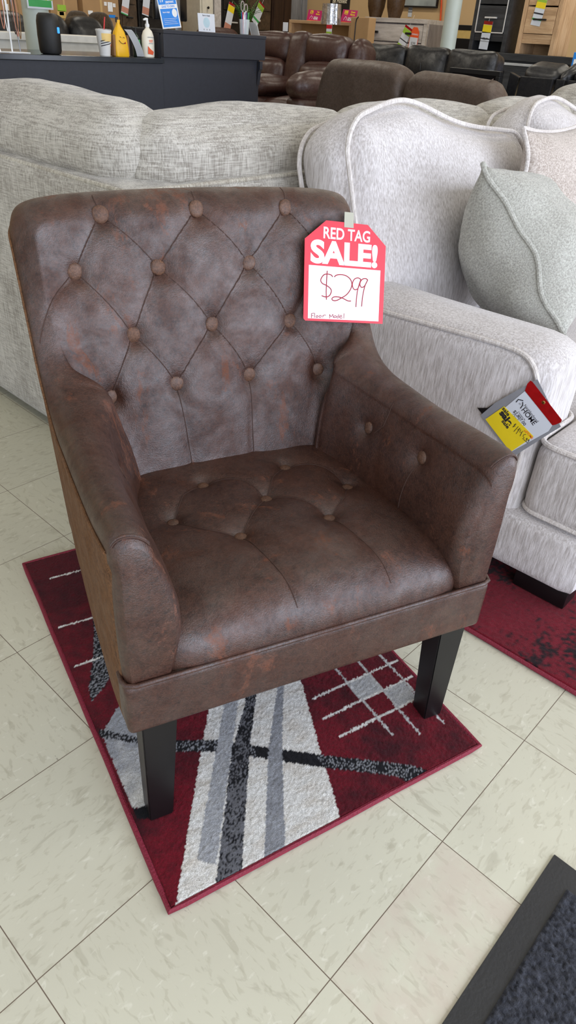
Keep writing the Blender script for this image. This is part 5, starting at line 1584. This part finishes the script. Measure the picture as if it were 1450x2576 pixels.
vtag('small red yellow and white price tag hanging from the foil lamp', (c.x, Yh - .40, c.z), .09, .14, .0, 'y', (('header', 'tagred', .62, .9), ('sale_slip', 'green', .0, .4)), .06)
# black slogan sign behind the lamp
a, b = pt(829, 30, Y=Yh + .18), pt(877, 33, Y=Yh + .18)
ar = thing('slogan_plaque', 'black plaque with cream brush lettering behind the foil lamp', 'sign', (a.x, Yh + .18, zt + .001)); w = b.x - a.x
bxp('plaque', 0, w, 0, .02, 0, .32, M['black'], ar)
FY = Matrix(((1, 0, 0, 0), (0, 0, -1, 0), (0, 1, 0, 0), (0, 0, 0, 1)))
bm = xf(at(text_bm('be Honest', .068, .0004, .012, sx=.85, shear=.2), w / 2, .225, 0), FY); obj('lettering', at(bm, 0, -.001, 0), plain('cream_print', (222, 214, 188), .6), ar, smooth=False)
for xx in (.0, w - .03): obj('corner_guard', box(xx, xx + .03, -.006, .026, .29, .33), M['white'], ar, smooth=False)
# grey upright at the left of the headboard
a, b = pt(733, 20, Y=Yh + .3), pt(757, 22, Y=Yh + .3)
t = thing('slate_bedpost', 'slate grey wooden post standing left of the pink $79 sign', 'post', (a.x, Yh + .3, 0)); bxp('post', 0, b.x - a.x, 0, .12, 0, 2.2, M['slate'], t); bxp('rail', b.x - a.x, b.x - a.x + .03, .02, .10, .3, 2.2, M['slate'], t)
# flat carton right of the headboard
a, b = pt(884, 42, Y=Yh - .2), pt(922, 45, Y=Yh - .2)
t = thing('flat_carton', 'tall brown carton with a black strap left of the grey dresser', 'carton', (a.x, Yh - .2, 0)); bxp('box', 0, b.x - a.x + .05, 0, .14, 0, a.z, M['card'], t, .01)
obj('strap', tube([(.085, -.004, .3), (.085, -.004, a.z - .06), (.095, -.004, a.z - .02), (.12, -.004, a.z + .002)], .006, 6), M['black'], t)

# ---- stacked night stands on a long black dresser
Yl = 8.2
a, b = pt(1130, 122, Y=Yl), pt(1441, 146, Y=Yl); zt = (a.z + b.z) / 2; w = b.x - a.x
ld = thing('long_black_dresser', 'long charcoal dresser with a chrome strip carrying two night stands', 'dresser', (a.x, Yl, 0))
bxp('top', 0, w, -.02, .46, zt - .07, zt, M['darkoak'], ld); bxp('carcass', .02, w - .02, .01, .44, .06, zt - .07, M['darkoak'], ld); bxp('plinth', .05, w - .05, .03, .40, 0, .06, M['black'], ld)
bxp('chrome_strip', .06, w - .06, -.004, .012, zt - .115, zt - .090, M['chrome'], ld)
for r_ in range(3):
    for c_ in range(2):
        d = bxp('drawer', .06 + c_ * (w - .12) / 2 + .01, .06 + (c_ + 1) * (w - .12) / 2 - .01, -.006, .012, .12 + r_ * .29, .38 + r_ * .29, M['darkoak'], ld)
        obj('handle', tube([(.06 + (c_ + .35) * (w - .12) / 2, -.03, .26 + r_ * .29), (.06 + (c_ + .65) * (w - .12) / 2, -.03, .26 + r_ * .29)], .009, 8), M['chrome'], d)
def stand(name, label, px, m, chrome):
    (b0, b1, t0, t1, s1) = [pt(x, y, Y=Yl + .06) for x, y in px]
    w_ = b1.x - b0.x; X0 = b0.x
    t = thing(name, label, 'night stand', (X0, Yl + .06, zt + .0005)); H_ = .72; dp = .36
    mz = M['oak_z'] if m == 'oak' else M['darkoak']; mx = M[m]
    bxp('side', 0, .05, 0, dp, 0, H_, mz, t); bxp('side', w_ - .05, w_, 0, dp, 0, H_, mz, t); bxp('back', .05, w_ - .05, dp - .02, dp, .0, H_, mx, t); bxp('top', -.01, w_ + .01, -.012, dp + .01, H_, H_ + .03, mx, t)
    bxp('shelf', .05, w_ - .05, .01, dp - .02, .10, .14, mx, t)
    bxp('apron', .05, w_ - .05, .012, .03, .14, .19, mx, t)
    for k in range(2):
        z0 = .19 + k * .255; z1 = z0 + .245
        d = bxp('drawer', .055, w_ - .055, -.002, dp - .06, z0 + .004, z1, mx, t)
        zc = (z0 + z1) / 2 + .01
        obj('handle', at(box(-.075, .075, -.028, -.002, -.008, .008, .003), w_ / 2 - .0, 0, zc), M['brass'] if (chrome and k) else M['chrome'] if chrome else M['black'], d, smooth=False)
    if chrome:
        for xx in (.058, w_ - .058): obj('chrome_trim', box(xx - .006, xx + .006, -.010, -.003, .19, H_), M['chrome'], t, smooth=False)
        obj('chrome_trim', box(.058, w_ - .058, -.010, -.003, .178, .190), M['chrome'], t, smooth=False)
    return t, X0, w_
stand('black_night_stand', 'charcoal night stand with chrome trim stacked on the long black dresser', ((1178, 124), (1268, 132), (1207, 0), (1290, 0), (1320, 0)), 'darkoak', True)
stand('oak_night_stand', 'light oak night stand with black pulls stacked at the right on the dresser', ((1296, 130), (1389, 140), (1325, 0), (1418, 0), (1450, 0)), 'oak', False)
tq = vtag('yellow price tag hanging on the charcoal night stand handle', pt(1223, 89, Y=Yl + .052), .115, .27, -.05, 'y', RB, .03)
tx('$249', 0, -.035, .034, M['ink_dark'], tq, .02, .0022)
vtag('yellow and lime price tag hanging on the oak night stand', pt(1358, 27, Y=Yl + .052), .115, .27, -.12, 'y', (('header', 'redclear', .88, 1.0), ('sale_slip', 'yellow', .58, .78), ('lime_slip', 'green', .78, .87), ('print', 'ink_dark', .38, .43), ('print', 'darkgreen', .18, .24)), .06)
# wall rack glimpsed between the column and the night stand
a, b = pt(1140, 68, Y=RY1 - .06), pt(1186, 98, Y=RY1 - .06)
t = thing('wall_shelf', 'tan board with a black edge against the wall beside the right column', 'shelf', (a.x, RY1 - .07, 0)); bxp('board', 0, b.x - a.x + .15, 0, .05, 0, a.z - .03, M['tannotes'], t); bxp('edge', 0, b.x - a.x + .15, -.01, .05, a.z - .03, a.z + .03, M['black'], t); bxp('lower_panel', 0, b.x - a.x + .15, -.01, .0, 0, b.z, M['black'], t)
# blue box at the right edge
c = pt(1452, 152, Y=8.0)
t = thing('blue_box', 'blue printed box at the right edge beside the long black dresser', 'box', (c.x - .05, 8.0, 0)); bxp('box', 0, .4, 0, .3, 0, c.z + .07, M['blue'], t); bxp('print', .02, .3, -.003, 0, c.z - .04, c.z + .01, M['white'], t)
# ================================================================== light and camera
W_ = bpy.data.worlds.new('World'); S.world = W_; W_.use_nodes = True
nt = W_.node_tree; bg = nt.nodes['Background']
sky = nt.nodes.new('ShaderNodeTexSky'); sky.sky_type = 'NISHITA' if 'NISHITA' in [e.identifier for e in sky.bl_rna.properties['sky_type'].enum_items] else sky.sky_type
try:
    sky.sun_disc = False; sky.sun_elevation = radians(50); sky.sun_rotation = radians(200)
except Exception: pass
nt.links.new(sky.outputs[0], bg.inputs[0]); bg.inputs[1].default_value = .12
def area(name, loc, rot, sx, sy, power, col):
    l = bpy.data.lights.new(name, 'AREA'); l.shape = 'RECTANGLE'; l.size = sx; l.size_y = sy; l.energy = power; l.color = col
    o = bpy.data.objects.new(name, l); COL.objects.link(o); o.location = loc; o.rotation_euler = rot
    return o
area('daylight_front_window', (RX1 - .05, 1.8, 1.5), (0, radians(90), 0), 2.4, 10.5, 450, (.79, .85, 1.0))
area('daylight_side_window', (1.0, RY0 + .05, 1.5), (radians(90), 0, 0), 5.5, 2.4, 45, (.86, .92, 1.0))
for x in (-7.2, -4.2, -1.4, 1.6):
    for y in (-.8, 2.0, 5.0, 8.0):
        area('ceiling_lamp', (x, y, RH - .06), (0, 0, 0), 1.2, .6, 12 if y < 3 else 30, (1.0, .93, .80))
cam = bpy.data.cameras.new('camera'); co = bpy.data.objects.new('camera', cam); COL.objects.link(co)
yaw, pit, rol = 2.29197765, .601801120, .0665830878
f0 = Vector((cos(yaw), sin(yaw), 0)); r0 = Vector((sin(yaw), -cos(yaw), 0)); up = Vector((0, 0, 1))
f = f0 * cos(pit) - up * sin(pit); u = f0 * sin(pit) + up * cos(pit)
r2 = r0 * cos(rol) + u * sin(rol); u2 = u * cos(rol) - r0 * sin(rol)
mw = Matrix.Identity(4)
for i in range(3): mw[i][0], mw[i][1], mw[i][2] = r2[i], u2[i], -f[i]
mw[0][3], mw[1][3], mw[2][3] = 1.13547190, -.417170482, 1.15427133
co.matrix_world = mw
cam.sensor_fit = 'VERTICAL'; cam.sensor_height = 36.0; cam.lens = 1740.28101 / 2576 * 36.0
cam.clip_start = .02
S.camera = co
S.view_settings.view_transform = 'Standard'; S.view_settings.look = 'None'
S.view_settings.exposure = 0.0; S.view_settings.gamma = 1.0
try: S.view_settings.use_curve_mapping = False
except Exception: pass
S.render.film_transparent = False
